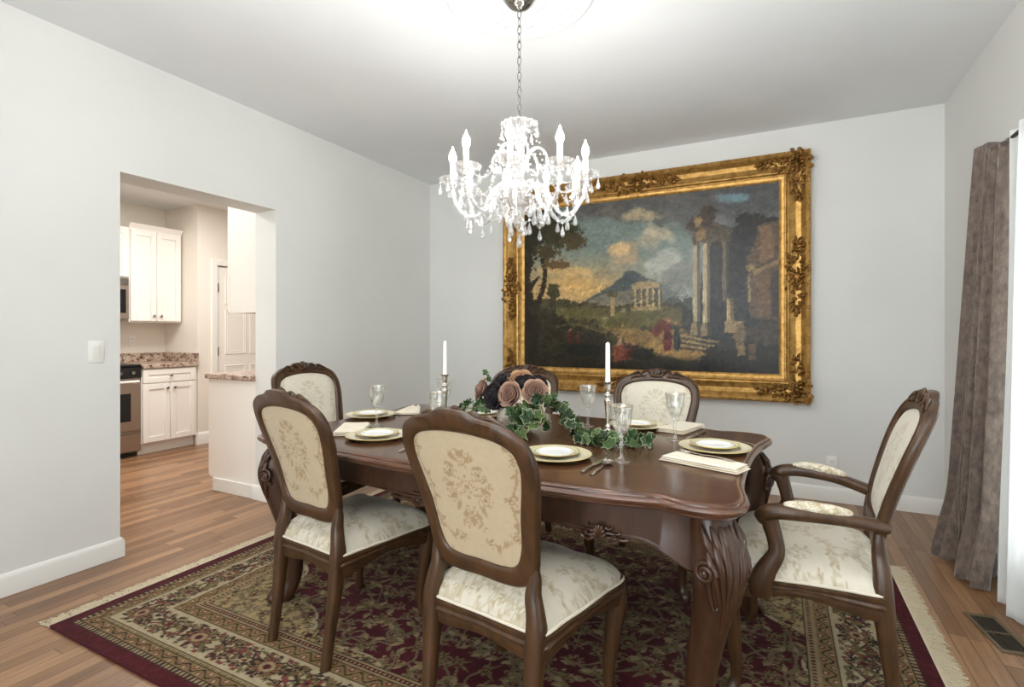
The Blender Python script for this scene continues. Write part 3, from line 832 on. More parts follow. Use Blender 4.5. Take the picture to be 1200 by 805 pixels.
def make_chair(arm=False):
    sx = 1.17 if arm else 1.09            # the armchair is wider and taller
    sz = 1.02 if arm else 1.0
    dz = 0.0 if arm else -0.024
    WD = M['chair']
    name = 'armchair' if arm else 'dining_chair'
    root = empty(name)
    C0 = (0.0, 0.765)
    Rout = radial(sym([(0, .525 + dz), (.08, .522 + dz), (.135, .530 + dz), (.170, .565 + dz), (.184, .64), (.198, .73), (.213, .82), (.212, .89), (.188, .942), (.135, .972), (.075, .985), (.045, 1.0), (0, 1.004)]), C0)
    Rin = radial(sym([(0, .582 + dz * 1.2), (.07, .580 + dz * 1.2), (.115, .592 + dz * 1.2), (.137, .635 + dz * .8), (.149, .71), (.165, .79), (.174, .85), (.163, .897), (.125, .922), (.06, .935), (0, .938)]), C0)
    def yb(z):
        return -0.205 - 0.03 * (z - 0.45) - (0.40 if arm else 0.37) * np.maximum(z - 0.5, 0) ** 1.5
    def back(s, z, d):
        y = yb(z) + d + 0.30 * s * s
        return np.stack([s * sx, y, z * sz], -1)
    # frame ring
    N = 150
    t = np.linspace(0, 2 * PI, N, endpoint=False)
    crest = 1 + 0.0
    ro, ri = Rout(t), Rin(t)
    sec = [(0.0, -0.010), (0.10, -0.016), (0.30, -0.017), (0.85, -0.017), (0.97, -0.011), (1.0, 0.0), (0.98, 0.010), (0.86, 0.017), (0.70, 0.013), (0.52, 0.014), (0.30, 0.019), (0.12, 0.017), (0.0, 0.010)]
    G = np.zeros((N, len(sec), 3))
    for k, (w_, d_) in enumerate(sec):
        r = ri + (ro - ri) * w_
        G[:, k] = back(C0[0] + r * np.cos(t), C0[1] + r * np.sin(t), d_)
    mb = MB().grid(G, cu=True, cv=True)
    mb.build('back_frame', WD, root, angle=50)
    # carved crest: shell, C-scrolls and leaves
    cm = MB()
    def bp(s, z, d): return tuple(back(np.array(s), np.array(z), np.array(d)))
    for k in range(-3, 4):
        a = k * 0.34
        p = [bp(0.022 * math.sin(a) * q, 0.962 + 0.048 * q * math.cos(a * 0.75), 0.016 + 0.008 * math.sin(q * 2.2)) for q in (0.1, 0.5, 0.85, 1.0)]
        cm.tube(spl(p, 7), [0.004, 0.0055, 0.0065, 0.007, 0.0065, 0.005, 0.003], 6)
    for s in (-1, 1):
        p = [bp(s * x, z, d) for x, z, d in ((0.02, 0.965, 0.02), (0.045, 0.992, 0.02), (0.07, 0.988, 0.02), (0.078, 0.97, 0.021), (0.065, 0.961, 0.022), (0.058, 0.970, 0.022))]
        cm.tube(spl(p, 16), np.linspace(0.008, 0.004, 16), 6)
        p = [bp(s * x, z, d) for x, z, d in ((0.075, 0.975, 0.016), (0.10, 0.985, 0.018), (0.128, 0.972, 0.018), (0.152, 0.958, 0.016))]
        cm.tube(spl(p, 12), np.linspace(0.009, 0.003, 12), 6)
        p = [bp(s * x, z, d) for x, z, d in ((0.085, 0.962, 0.018), (0.11, 0.962, 0.02), (0.13, 0.95, 0.018))]
        cm.tube(spl(p, 10), np.linspace(0.007, 0.003, 10), 6)
    cm.tube(spl([bp(x, 0.965, 0.022) for x in (-0.03, -0.015, 0, 0.015, 0.03)], 10), [0.004, .006, .007, .008, .008, .008, .008, .007, .006, .004], 6)
    cm.build('crest_carving', WD, root, angle=60)
    # upholstered back panel, front and rear faces
    r, t2 = disc(84)
    rr_ = Rin(t2) * 1.03
    S_ = C0[0] + r * rr_ * np.cos(t2); Z_ = C0[1] + r * rr_ * np.sin(t2)
    puff = (1 - np.clip(r, 0, 1) ** 4)
    pf = MB().grid(back(S_, Z_, 0.004 + 0.022 * puff), col=s2l(D_front.sample(S_, Z_ - 0.765 + 0.31)))
    o = pf.build('back_cushion', M['damask'], root, colors=True, angle=180, fix=False)
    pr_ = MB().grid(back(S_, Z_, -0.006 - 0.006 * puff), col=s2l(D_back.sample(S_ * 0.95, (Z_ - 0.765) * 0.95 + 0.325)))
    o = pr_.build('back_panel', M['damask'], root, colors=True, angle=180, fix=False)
    # seat
    wb, wf = 0.197 * sx, (0.248 if arm else 0.238) * sx
    half = [(0, -.222), (.10, -.224), (wb - .02, -.222), (wb, -.205), (wb + .008, -.12), (wb + .022, -.02), (wf - .012, .10), (wf, .185), (wf - .012, .226), (wf - .05, .236), (.14, .232), (.07, .246), (0, .254)]
    Rs = radial(sym(half), (0, 0))
    N = 160
    t = np.linspace(0, 2 * PI, N, endpoint=False)
    rs = Rs(t)
    zb = 0.352 + dz + 0.012 * np.cos(4 * t) + 0.008 * np.cos(2 * t)
    G = []
    for off, z_ in ((-0.03, None), (-0.004, None), (0.004, 0.30), (0.003, 0.45), (0.010, 0.52), (0.012, 0.62), (0.005, 0.72), (0.010, 0.84), (0.010, 0.95), (-0.004, 1.0), (-0.03, 1.0)):
        zz = zb if z_ is None else zb + (0.418 + dz - zb) * z_
        rr2 = rs + off
        G.append(np.stack([rr2 * np.cos(t), rr2 * np.sin(t), zz], -1))
    MB().grid(np.array(G), cu=True, cv=True).build('seat_rail', WD, root, angle=35)
    r, t2 = disc(96)
    Rc = Rs(t2) + 0.001
    X_ = r * Rc * np.cos(t2); Y_ = r * Rc * np.sin(t2)
    Z_ = 0.416 + dz + (0.088 if arm else 0.094) * (1 - np.clip(r, 0, 1) ** 3.6) ** 0.66
    sc = MB().grid(np.stack([X_, Y_, Z_], -1), col=s2l(D_seat.sample(X_ / sx, Y_ + 0.31)))
    so = sc.build('seat_cushion', M['satin'], root, colors=True, angle=180, fix=False)
    pt = np.stack([(rs + 0.001) * np.cos(t), (rs + 0.001) * np.sin(t), np.full(N, 0.422 + dz)], -1)
    MB().tube(pt, 0.0052, 8, closed=True, ref=(0, 0, 1)).build('piping', M['piping'], so)
    # legs
    for s in (-1, 1):
        x0 = wb - 0.03
        p = [(s * (x0 - 0.004), -.264, 0.0), (s * (x0 - 0.004), -.248, .10), (s * (x0 + 0.001), -.230, .24), (s * (x0 + 0.004), -.220, .36 + dz), (s * (x0 + 0.006), -.216, .42 + dz), (s * (x0 + 0.001), -.214, .47 * sz + dz),
             (s * (x0 - 0.009), -.209, .515 * sz + dz), (s * (.164 * sx), -.206, .56 * sz + dz), (s * (.162 * sx), -.210, .615 * sz + dz)]
        rad_ = spl([[.0185], [.0190], [.0235], [.0275], [.0280], [.0240], [.0215], [.0170], [.0100]], 46)[:, 0]
        MB().tube(spl(p, 46), rad_, 14, pw=3.0, ref=(0, 1, 0)).build('leg', WD, root, angle=60)
        x1 = wf - 0.030
        p = [(s * x1, .200, .405), (s * (x1 + .004), .206, .355), (s * (x1 + .006), .208, .30), (s * (x1 - .004), .198, .20), (s * (x1 - .014), .188, .09), (s * (x1 - .010), .192, .04), (s * (x1 + .002), .203, .012), (s * (x1 + .002), .203, 0.0)]
        rad_ = spl([[.028], [.033], [.032], [.0255], [.0180], [.0185], [.0215], [.019]], 40)[:, 0]
        MB().tube(spl(p, 40), rad_, 14, pw=2.6, ref=(1, 0, 0)).build('leg', WD, root, angle=60)
    if arm:
        for s in (-1, 1):
            xb = 0.178 * sx
            p = [(s * (xb - .012), -.222, .620), (s * (xb + .014), -.18, .630), (s * (xb + .052), -.10, .643), (s * (xb + .078), .00, .648), (s * (xb + .080), .06, .645), (s * (xb + .074), .098, .632), (s * (xb + .070), .104, .614)]
            rad_ = spl([[.024], [.024], [.024], [.027], [.029], [.030], [.022]], 40)[:, 0]
            a = MB().tube(spl(p, 40), rad_, 14, pw=2.6, ref=(0, 0, 1), sx=1.1, sy=0.8)
            a.ball((s * (xb + .072), .094, .622), (.024, .034, .032), 16, 10)
            ao = a.build('arm', WD, root, angle=60)
            # S-shaped support
            p = [(s * (xb + .074), .085, .63), (s * (xb + .073), .082, .60), (s * (xb + .072), .070, .555), (s * (xb + .076), .066, .51), (s * (xb + .080), .094, .455), (s * (xb + .078), .11, .41), (s * (xb + .074), .11, .37)]
            rad_ = spl([[.026], [.026], [.024], [.025], [.031], [.036], [.032]], 36)[:, 0]
            MB().tube(spl(p, 36), rad_, 14, pw=2.6, ref=(1, 0, 0), sx=1.0, sy=0.8).build('arm_support', WD, root, angle=60)
            p = spl([(s * (xb + .038), -.135, .660), (s * (xb + .058), -.08, .666), (s * (xb + .074), -.01, .670), (s * (xb + .079), .045, .667)], 26)
            q = np.sin(np.linspace(0.12, PI - 0.12, 26)) ** 0.45
            MB().tube(p, 0.026 * q, 14, ref=(0, 0, 1), sx=0.95, sy=0.72).build('arm_pad', M['padf'], ao, angle=70)
    return root

m = mat('cream_pad_fabric', (214, 206, 186), 0.6); t = NT(m)
f = t.noise(t.coord('Object'), 55, 4, 0.7); t.base(t.ramp(f, [(0.45, (216, 208, 188)), (0.58, (172, 156, 124))]))
M['padf'] = m
M['damask'].name = 'cream_damask'

ch = make_chair(False)
tag(ch, 'walnut side chair seen from behind, at near side directly left of the centre chair', 'chair', 'dining chairs around the table')
ch.location = (-1.572, 1.630, RT); ch.rotation_euler = (0, 0, math.radians(-7)); ch.scale = (.92, 1, 1)
dup_at(ch, (-0.735, 1.515, RT), -8, 'walnut side chair seen from behind at picture centre, largest of the chairs')
dup_at(ch, (-0.60, 2.645, RT), 180, 'walnut side chair facing viewer at far side, behind the right-hand candlestick')
dup_at(ch, (-1.42, 2.655, RT), 180, 'walnut side chair facing viewer at far side, half hidden behind the roses')
ac = make_chair(True)
tag(ac, 'walnut armchair with padded arms at right end of table, beside the curtain', 'armchair', 'armchairs at the table ends')
ac.location = (0.085, 2.12, RT); ac.rotation_euler = (0, 0, math.radians(86))
dup_at(ac, (-2.29, 2.28, RT), -90, 'walnut armchair at left end of table, behind the nearest left chair', 'armchairs at the table ends')

# ------------------------------------------------------------------ dining table
TZ = 0.772
TC = (-1.055, 2.05); TR = -3.0
tb = empty('dining_table', (TC[0], TC[1], 0), TR, 'carved dark mahogany dining table with serpentine edge and set for six', 'table')
q = [(.992, 0.0), (.994, .15), (1.004, .30), (1.024, .40), (1.034, .47), (1.022, .53), (.985, .568), (.92, .584), (.86, .578), (.815, .563), (.772, .574), (.66, .598), (.45, .618), (.22, .628)]
full = [(x, y) for x, y in q] + [(0.0, .630)] + [(-x, y) for x, y in q[::-1]] + [(-x, -y) for x, y in q[1:]] + [(0.0, -.630)] + [(x, -y) for x, y in q[:0:-1]]
OUT = spl(full, 420, closed=True) * np.array([.98, 1.0])
def offset(P, d):
    T = np.roll(P, -1, 0) - np.roll(P, 1, 0)
    Nn = np.stack([T[:, 1], -T[:, 0]], -1); Nn /= np.linalg.norm(Nn, axis=1)[:, None]
    for _ in range(4): Nn = (np.roll(Nn, 1, 0) + Nn + np.roll(Nn, -1, 0)) / 3
    Nn /= np.linalg.norm(Nn, axis=1)[:, None]
    return P + Nn * d
mb = MB()
prof = [(-0.05, 0.728), (-0.022, 0.728), (-0.016, 0.732), (-0.016, 0.738), (-0.004, 0.742), (0.002, 0.748), (0.003, 0.754), (-0.001, 0.760), (-0.008, 0.7625), (-0.012, 0.763), (-0.0125, 0.767), (-0.018, 0.7705), (-0.026, TZ), (-0.05, TZ)]
G = np.array([np.column_stack([offset(OUT, d), np.full(len(OUT), z)]) for d, z in prof])
mb.grid(G, cv=True, cap0=True, cap1=True)
mb.build('tabletop', M['tabletop'], tb, angle=38)
# apron
q2 = [(.912, 0.0), (.915, .20), (.918, .34), (.911, .44), (.884, .49), (.84, .508), (.70, .524), (.45, .540), (.22, .549)]
A_o = spl([(x, y) for x, y in q2] + [(0.0, .552)] + [(-x, y) for x, y in q2[::-1]] + [(-x, -y) for x, y in q2[1:]] + [(0.0, -.552)] + [(x, -y) for x, y in q2[:0:-1]], 420, closed=True)
# straighten towards a smooth serpentine, then build a band with a scalloped lower edge
ax = np.abs(A_o[:, 0]); ay = np.abs(A_o[:, 1]); longside = ay > 0.45
low = np.where(longside, 0.630 - 0.02 * np.exp(-(ax / 0.14) ** 2) - 0.018 * np.exp(-((ax - 0.62) / 0.07) ** 2) - 0.075 * np.clip((ax - 0.70) / 0.16, 0, 1) ** 1.6,
               0.632 - 0.03 * np.exp(-(ay / 0.12) ** 2) - 0.07 * np.clip((ay - 0.22) / 0.16, 0, 1) ** 1.6)
k = np.ones(7) / 7
low = np.convolve(np.concatenate([low[-3:], low, low[:3]]), k, 'valid')
G = []
for d, fz in ((-0.022, 0.0), (-0.004, 0.0), (0.004, 0.04), (0.004, 0.10), (0.0, 0.14), (0.0, 0.9), (0.0, 1.0), (-0.022, 1.0)):
    G.append(np.column_stack([offset(A_o, d), low + (0.7285 - low) * fz]))
MB().grid(np.array(G), cu=True, cv=True).build('apron', M['table'], tb, angle=40)
# apron carvings
def shell_carving(parent, cx, cy, nx, ny, w_, z0, big):
    """acanthus spray in relief; (nx, ny) outward normal"""
    tx, ty = -ny, nx
    cm = MB()
    def P(u, z, d): return (cx + tx * u + nx * d, cy + ty * u + ny * d, z)
    for k in range(-3, 4):
        a = k * 0.42
        p = [P(0.030 * big * math.sin(a) * r_, z0 - 0.005 + 0.055 * big * math.cos(a) * r_, 0.004 + 0.012 * math.sin(r_ * 2.4)) for r_ in (0.1, 0.5, 0.8, 1.0)]
        cm.tube(spl(p, 8), np.array([3, 5, 6.5, 7.5, 8, 7.5, 6, 3]) * 0.001 * big, 6)
    for s in (-1, 1):
        for j, (l, zz, up) in enumerate(((w_, z0 - 0.006, 0.004), (w_ * 0.72, z0 + 0.006, 0.007), (w_ * 0.45, z0 + 0.018, 0.009))):
            p = [P(s * 0.012, zz, 0.004), P(s * l * 0.4, zz + up * 0.6, 0.006), P(s * l * 0.75, zz + up * 0.35, 0.005), P(s * l, zz + up, 0.002), P(s * l * 0.93, zz + up * 1.5, 0.003)]
            cm.tube(spl(p, 16), np.linspace(0.009, 0.0035, 16) * big, 6)
        p = [P(s * 0.02, z0 - 0.01, 0.006), P(s * 0.05 * big, z0 - 0.016, 0.012), P(s * 0.075 * big, z0 - 0.004, 0.012), P(s * 0.06 * big, z0 + 0.008, 0.014), P(s * 0.048 * big, z0, 0.014)]
        cm.tube(spl(p, 16), np.linspace(0.008, 0.004, 16) * big, 6)
    cm.build('apron_carving', M['table'], parent, angle=60)
for s in (-1, 1):
    shell_carving(tb, 0.0, s * 0.550, 0, s, 0.19, 0.622, 1.0)
    for x in (-0.62, 0.62):
        shell_carving(tb, x, s * 0.534, 0, s, 0.085, 0.624, 0.75)
    shell_carving(tb, s * 0.914, 0.0, s, 0, 0.13, 0.612, 1.15)
# cabriole legs with carved knees and paw feet
for sx in (-1, 1):
    for sy in (-1, 1):
        dirx, diry = sx * 0.76, sy * 0.65
        bx, by = sx * 0.912, sy * 0.468
        def lp(o, z): return (bx + dirx * o, by + diry * o, z)
        ctr = [(0.0, .728), (.012, .68), (.034, .615), (.034, .55), (.012, .44), (-.022, .30), (-.040, .18), (-.034, .10), (-.008, .05), (.006, .022), (.006, RT)]
        rads = [.050, .057, .062, .059, .049, .041, .036, .033, .038, .041, .037]
        path = spl([lp(o, z) for o, z in ctr], 70); rad_ = spl([[r] for r in rads], 70)[:, 0]
        lm = MB().tube(path, rad_, 20, pw=2.5, ref=(dirx, diry, 0))
        lg = lm.build('leg', M['table'], tb, angle=60)
        # paw toes
        tm = MB()
        for k in (-1.5, -0.5, 0.5, 1.5):
            a = math.atan2(diry, dirx) + k * 0.42
            ox, oy = bx + dirx * 0.004, by + diry * 0.004
            pts = [(ox + math.cos(a) * r_, oy + math.sin(a) * r_, z) for r_, z in ((0.018, .075), (.040, .055), (.056, .034), (.060, .026), (.058, RT + .012))]
            tm.tube(spl(pts, 10), [.010, .014, .017, .018, .017, .016, .016, .015, .013, .009], 8)
        tm.build('paw_foot', M['table'], lg, angle=60)
        # knee carving: acanthus ridges down the front and a volute either side
        km = MB()
        P_ = np.array(path)
        zz = P_[:, 2]
        def surf(a, z, lift=0.0):
            i = np.interp(-z, -zz, np.arange(len(zz)))
            c = np.array([np.interp(i, np.arange(len(zz)), P_[:, q_]) for q_ in range(3)])
            r_ = np.interp(i, np.arange(len(zz)), rad_)
            b = math.atan2(diry, dirx) + a
            ca, sa = math.cos(a), math.sin(a)
            m_ = r_ / (abs(ca) ** 2.5 + abs(sa) ** 2.5) ** (1 / 2.5)
            return (c[0] + math.cos(b) * (m_ + lift), c[1] + math.sin(b) * (m_ + lift), z)
        for s in (-1, 1):
            for j, (a0, a1, z0_, z1_) in enumerate(((0.06, 0.05, .70, .34), (0.30, 0.12, .70, .40), (0.58, 0.22, .69, .44), (0.85, 0.36, .67, .47), (1.15, 0.5, .60, .50))):
                pts = [surf(s * a0, z0_, 0.0), surf(s * (a0 * 1.15), z0_ - 0.05, 0.006), surf(s * (a0 * 0.95 + a1 * 0.1), (z0_ + z1_) / 2 + 0.03, 0.006), surf(s * (a0 * .4 + a1 * .6), (z0_ + z1_) / 2 - 0.06, 0.004), surf(s * a1, z1_, -0.001)]
                km.tube(spl(pts, 26), np.interp(np.linspace(0, 1, 26), [0, .25, .5, 1], [.006, .012, .010, .003]), 7)
            # leaf fan on the block above the knee
            for j in range(3):
                pts = [surf(s * (0.10 + 0.3 * j), .62, 0.002), surf(s * (0.2 + 0.36 * j), .665, 0.010), surf(s * (0.25 + 0.42 * j), .705, 0.004)]
                km.tube(spl(pts, 12), np.interp(np.linspace(0, 1, 12), [0, .5, 1], [.006, .012, .004]), 7)
            # volute
            cv = Vector(surf(s * 1.15, .59, 0.004)); nb = math.atan2(diry, dirx) + s * 1.15
            nrm = Vector((math.cos(nb), math.sin(nb), 0)); tg = Vector((-math.sin(nb) * s, math.cos(nb) * s, 0))
            pts = []
            for k in range(30):
                a = k / 29 * 4.2 * PI; r_ = 0.030 * (1 - k / 33)
                pts.append(tuple(cv + tg * (-r_ * math.cos(a)) + Vector((0, 0, r_ * math.sin(a))) + nrm * (0.004 + 0.010 * k / 29)))
            km.tube(np.array(pts), np.linspace(0.008, 0.0055, 30), 7)
            km.ball(tuple(cv + nrm * 0.01), 0.010, 8, 6)
        km.build('knee_carving', M['table'], lg, angle=70)

# ------------------------------------------------------------------ place settings
def plate_mb(R, h, bands):
    """bands: list of (radius fraction, colour) from centre outward"""
    prof = [(0.0, 0.004), (R * .30, 0.004), (R * .55, 0.0045), (R * .63, 0.006), (R * .68, 0.010), (R * .75, h * .72), (R * .88, h * .88), (R * .97, h), (R, h * 1.0), (R * .995, h - .003), (R * .9, h * .6), (R * .7, h * .35), (R * .6, 0.0), (0.0, 0.0)]
    pr = spl(prof, 90); n = 64
    mb = MB().lathe(pr, n)
    cols = []
    top = True
    imax = int(np.argmax(pr[:, 0]))
    for i, (r, z) in enumerate(pr):
        c = bands[-1][1]
        if i <= imax:
            for lim, col in bands:
                if r / R <= lim: c = col; break
        cols += [s2l(c)] * n
    mb.c = [tuple(c) for c in cols]
    return mb
CW = (232, 228, 214); GB = (196, 172, 110); GBL = (214, 202, 150); GG = (190, 192, 140)
def make_setting_plates():
    ch_ = empty('charger_plate')
    plate_mb(0.132, 0.016, [(.68, CW), (.71, GB), (.90, (226, 218, 192)), (.94, GBL), (.975, (226, 220, 198)), (1.01, (198, 176, 120))]).build('dish', M['charger'], ch_, colors=True, angle=60)
    dn = empty('dinner_plate')
    plate_mb(0.090, 0.013, [(.78, (240, 240, 236)), (.81, GB), (.95, (206, 206, 170)), (1.01, (198, 176, 120))]).build('dish', M['charger'], dn, colors=True, angle=60)
    return ch_, dn
chg, dnp = make_setting_plates()
seats = [((-0.712, 1.735), 'in front of the centre chair'), ((-0.212, 2.125), 'at the right end of the table'),
         ((-1.520, 1.710), 'in front of the nearest left chair'), ((-0.590, 2.465), 'at the far side behind the right candlestick'),
         ((-1.935, 2.125), 'at the left end of the table'), ((-1.41, 2.43), 'at the far side left of the glass bowl')]
for i, ((x, y), wh) in enumerate(seats):
    a = chg if i == 0 else dup(chg); b = dnp if i == 0 else dup(dnp)
    a.location = (x, y, TZ + 0.0005); b.location = (x, y, TZ + 0.0128)
    tag(a, 'cream charger plate with gold rim ' + wh, 'plate', 'charger plates on the table')
    tag(b, 'small white plate stacked on the charger ' + wh, 'plate', 'dinner plates on the chargers')

# goblets
def make_goblet():
    e = empty('crystal_goblet')
    def cut(a, z):
        k = np.clip((z - 0.095) / 0.02, 0, 1) * np.clip((0.168 - z) / 0.02, 0, 1)
        return 1 + 0.035 * k * np.abs(np.cos(7 * a + 34 * (z - .1))) + 0.035 * k * np.abs(np.cos(7 * a - 34 * (z - .1)))
    bowl = spl([(0.0055, .088), (.014, .094), (.026, .112), (.0335, .140), (.037, .165), (.0415, .193), (.0400, .193), (.0352, .165), (.0315, .142), (.024, .118), (.010, .104), (0.0, .102)], 60)
    MB().lathe(bowl, 56, flute=cut).build('bowl', M['goblet'], e, angle=60)
    st = spl([(0.0, 0.0), (.030, 0.0), (.033, .002), (.030, .005), (.012, .010), (.0075, .020), (.0062, .045), (.0095, .056), (.0065, .066), (.0065, .080), (.011, .086), (.0055, .092), (0, .094)], 60)
    MB().lathe(st, 28, flute=lambda a, z: 1 + 0.05 * np.cos(8 * a) * (z > 0.015)).build('stem', M['goblet'], e, angle=60)
    MB().tube([(0.0408 * math.cos(a), 0.0408 * math.sin(a), .193) for a in np.linspace(0, 2 * PI, 48, endpoint=False)], 0.0010, 6, closed=True, ref=(0, 0, 1)).build('gold_rim', M['goldrim'], e)
    return e
gb = make_goblet()
gl = [((-0.483, 1.785), 'beside the spoon, right of the centre chair'), ((-0.378, 2.240), 'before the far right chair, by a folded napkin'),
      ((-1.705, 1.915), 'at the left end of the table between two plates'), ((-0.805, 2.375), 'between the ivy and the far side chairs'),
      ((-1.30, 1.84), 'partly hidden by the centre chair crest'), ((-1.60, 2.33), 'just behind the left candlestick, mostly hidden')]
for i, ((x, y), wh) in enumerate(gl):
    g_ = gb if i == 0 else dup(gb)
    g_.location = (x, y, TZ); g_.rotation_euler = (0, 0, i * 0.7)
    tag(g_, 'cut crystal goblet with gold rim ' + wh, 'goblet', 'crystal goblets on the table')

# cutlery (each lies along +X from handle to tip)
def hand(mb, L_, w0, w1, z=0.002):
    pts = np.linspace(0, L_, 14); w_ = np.interp(pts / L_, [0, .06, .45, .9, 1], [w0 * .7, w0, w0 * .62, w1, w1])
    mb.tube([(x, 0, z + 0.0035 * math.sin(x / L_ * PI)) for x in pts], w_, 10, ref=(0, 0, 1), sx=1, sy=0.32, pw=2.6)
def knife():
    e = empty('table_knife'); mb = MB(); hand(mb, 0.10, .0085, .007, .004); mb.build('handle', M['silver'], e)
    x = np.linspace(.098, .225, 24); w_ = np.interp(x, [.098, .11, .2, .215, .225], [.005, .0095, .010, .008, .001])
    MB().tube([(a, 0, .004) for a in x], w_, 8, ref=(0, 0, 1), sy=0.12).build('blade', M['silver'], e); return e
def spoon():
    e = empty('table_spoon'); mb = MB(); hand(mb, 0.13, .0085, .003); mb.build('handle', M['silver'], e)
    r, t2 = disc(22)
    X_ = .158 + r * np.cos(t2) * .032; Y_ = r * np.sin(t2) * .020
    mb = MB().grid(np.stack([X_, Y_, .0085 - .0075 * (1 - r ** 2)], -1)); mb.grid(np.stack([X_, Y_, .0095 - .0070 * (1 - r ** 2)], -1))
    mb.build('bowl', M['silver'], e, angle=180, fix=False); return e
def fork():
    e = empty('table_fork'); mb = MB(); hand(mb, 0.125, .008, .003); mb.build('handle', M['silver'], e)
    mb = MB().tube([(x, 0, .0035 + 0.002 * math.sin((x - .12) * 40)) for x in np.linspace(.12, .16, 8)], np.interp(np.linspace(0, 1, 8), [0, .5, 1], [.003, .010, .011]), 8, ref=(0, 0, 1), sy=.18)
    for k in range(4):
        y = (k - 1.5) * .0057
        mb.tube([(.157, y, .005), (.175, y, .003), (.19, y, .004), (.20, y * .95, .007)], [.0022, .002, .0018, .001], 6)
    mb.build('tines', M['silver'], e); return e
def lay(o, p0, p1, z, label, cat, tilt=0):
    o.location = (p0[0], p0[1], z); o.rotation_euler = (0, math.radians(-tilt), math.atan2(p1[1] - p0[1], p1[0] - p0[0]))
    tag(o, label, cat, 'silver cutlery on the table')
kn = knife(); sp_ = spoon(); fk = fork()
lay(kn, (-0.556, 1.575), (-0.537, 1.80), TZ, 'silver table knife lying left of the spoon, beside the centre plate', 'knife')
lay(sp_, (-0.519, 1.562), (-0.510, 1.79), TZ, 'silver table spoon with shiny bowl lying nearest the front goblet', 'spoon')
lay(fk, (-0.122, 1.857), (-0.325, 1.940), TZ + 0.0225, 'silver fork resting on the folded napkin at right end', 'fork')
lay(dup(kn), (-0.287, 2.480), (-0.335, 2.26), TZ, 'silver table knife between the far napkin and right end plate', 'knife')
lay(dup(sp_), (-1.262, 1.535), (-1.29, 1.76), TZ, 'silver spoon handle peeking out left of the centre chair', 'spoon')
lay(dup(kn), (-0.075, 2.262), (-0.255, 2.335), TZ + 0.001, 'gold-tinted silver knife behind the plate at right end', 'knife')

# napkins: folded linen, several layers
def napkin(p0, p1, wd, layers, label, fan=False, z=TZ):
    """from end point p0 to p1, width wd across"""
    d = Vector((p1[0] - p0[0], p1[1] - p0[1], 0)); ln = d.length
    e = empty('napkin', ((p0[0] + p1[0]) / 2, (p0[1] + p1[1]) / 2, z), math.degrees(math.atan2(d.y, d.x)), label, 'napkin', 'ivory napkins on the table')
    mb = MB(); th = 0.0065
    r2 = random.Random(int(ln * 9000))
    for k in range(layers):
        nx_, ny_ = 26, 14
        u = np.linspace(-.5, .5, nx_); v_ = np.linspace(-.5, .5, ny_)
        A, B = np.meshgrid(u, v_, indexing='ij')
        sk = r2.uniform(-.03, .03); sh = 1 - 0.03 * k
        tap = 1.0 - (0.55 * np.clip(A + .5, 0, 1) if fan else 0)
        X_ = A * ln * sh + sk * B * ln * .5
        Y_ = B * wd * sh * tap
        zz_ = 0.0015 * np.sin(A * 9 + k) * np.cos(B * 7) + (0.006 * np.sin(B * 14) * np.clip(A + .5, 0, 1) if fan else 0)
        ed = np.minimum(1, np.minimum(.5 - np.abs(A), .5 - np.abs(B)) / 0.04)
        e_ = np.sqrt(np.clip(1 - (1 - ed) ** 2, 0, 1))
        base = k * th + th / 2
        top = np.stack([X_, Y_, base + np.maximum(0, th / 2 * e_ + zz_ * e_) + 0.0002], -1)
        bot = np.stack([X_, Y_, np.maximum(0.0, base - th / 2 * e_)], -1)
        mb.grid(top); mb.grid(bot[::-1])
    mb.build('linen', M['linen'], e, angle=60, fix=False)
    return e
napkin((-0.352, 1.905), (-0.092, 1.815), 0.105, 3, 'ivory folded napkin with a fork on it at right end of table')
napkin((-0.425, 2.37), (-0.36, 2.62), 0.13, 3, 'ivory folded napkin lying before the far right chair')
napkin((-1.655, 1.67), (-1.80, 1.885), 0.13, 3, 'ivory folded napkin left of the plate before the nearest left chair')
napkin((-1.80, 2.25), (-1.93, 2.50), 0.15, 2, 'ivory fanned napkin behind the plate at left end of table', fan=True)

# candlesticks and candles
def make_candlestick():
    e = empty('candlestick')
    b = spl([(0, 0), (.040, 0), (.043, .004), (.040, .010), (.036, .013), (.031, .028), (.024, .044), (.013, .056), (.009, .062)], 40)
    MB().lathe(b, 36).build('base', M['silver'], e, angle=50)
    s = spl([(.009, .062), (.012, .068), (.008, .076), (.0075, .086), (.010, .12), (.0145, .165), (.0155, .176), (.010, .182), (.0085, .187), (.015, .193), (.0155, .198), (.009, .204), (.0085, .210)], 60)
    MB().lathe(s, 28).build('stem', M['silver'], e, angle=50)
    c = spl([(.0085, .210), (.012, .216), (.0135, .236), (.015, .243), (.021, .247), (.022, .250), (.013, .250), (.0105, .248), (.0105, .228), (0, .228)], 40)
    MB().lathe(c, 28).build('candle_cup', M['silver'], e, angle=50)
    return e
cs = make_candlestick()
cs.location = (-0.61, 2.05, TZ)
tag(cs, 'silver candlestick on the right, ringed by ivy beside the goblet', 'candlestick', 'silver candlesticks')
dup_at(cs, (-1.415, 2.065, TZ), 0, 'silver candlestick on the left, behind a goblet and chair crest', 'silver candlesticks')
for (x, y, lab) in ((-0.61, 2.05, 'white taper candle standing before the painting in the right candlestick'), (-1.415, 2.065, 'white taper candle against the bare wall in the left candlestick')):
    e = empty('candle', (x, y, TZ + 0.2285), 0, lab, 'candle', 'white taper candles')
    MB().lathe(spl([(0, 0), (.0098, 0), (.0098, .06), (.0088, .165), (.0078, .175), (.004, .181), (0, .181)], 30), 20).build('wax', M['wax'], e, angle=50)
    MB().tube([(0, 0, .178), (0.0008, 0, .186)], 0.0010, 6).build('wick', M['slot'], e)

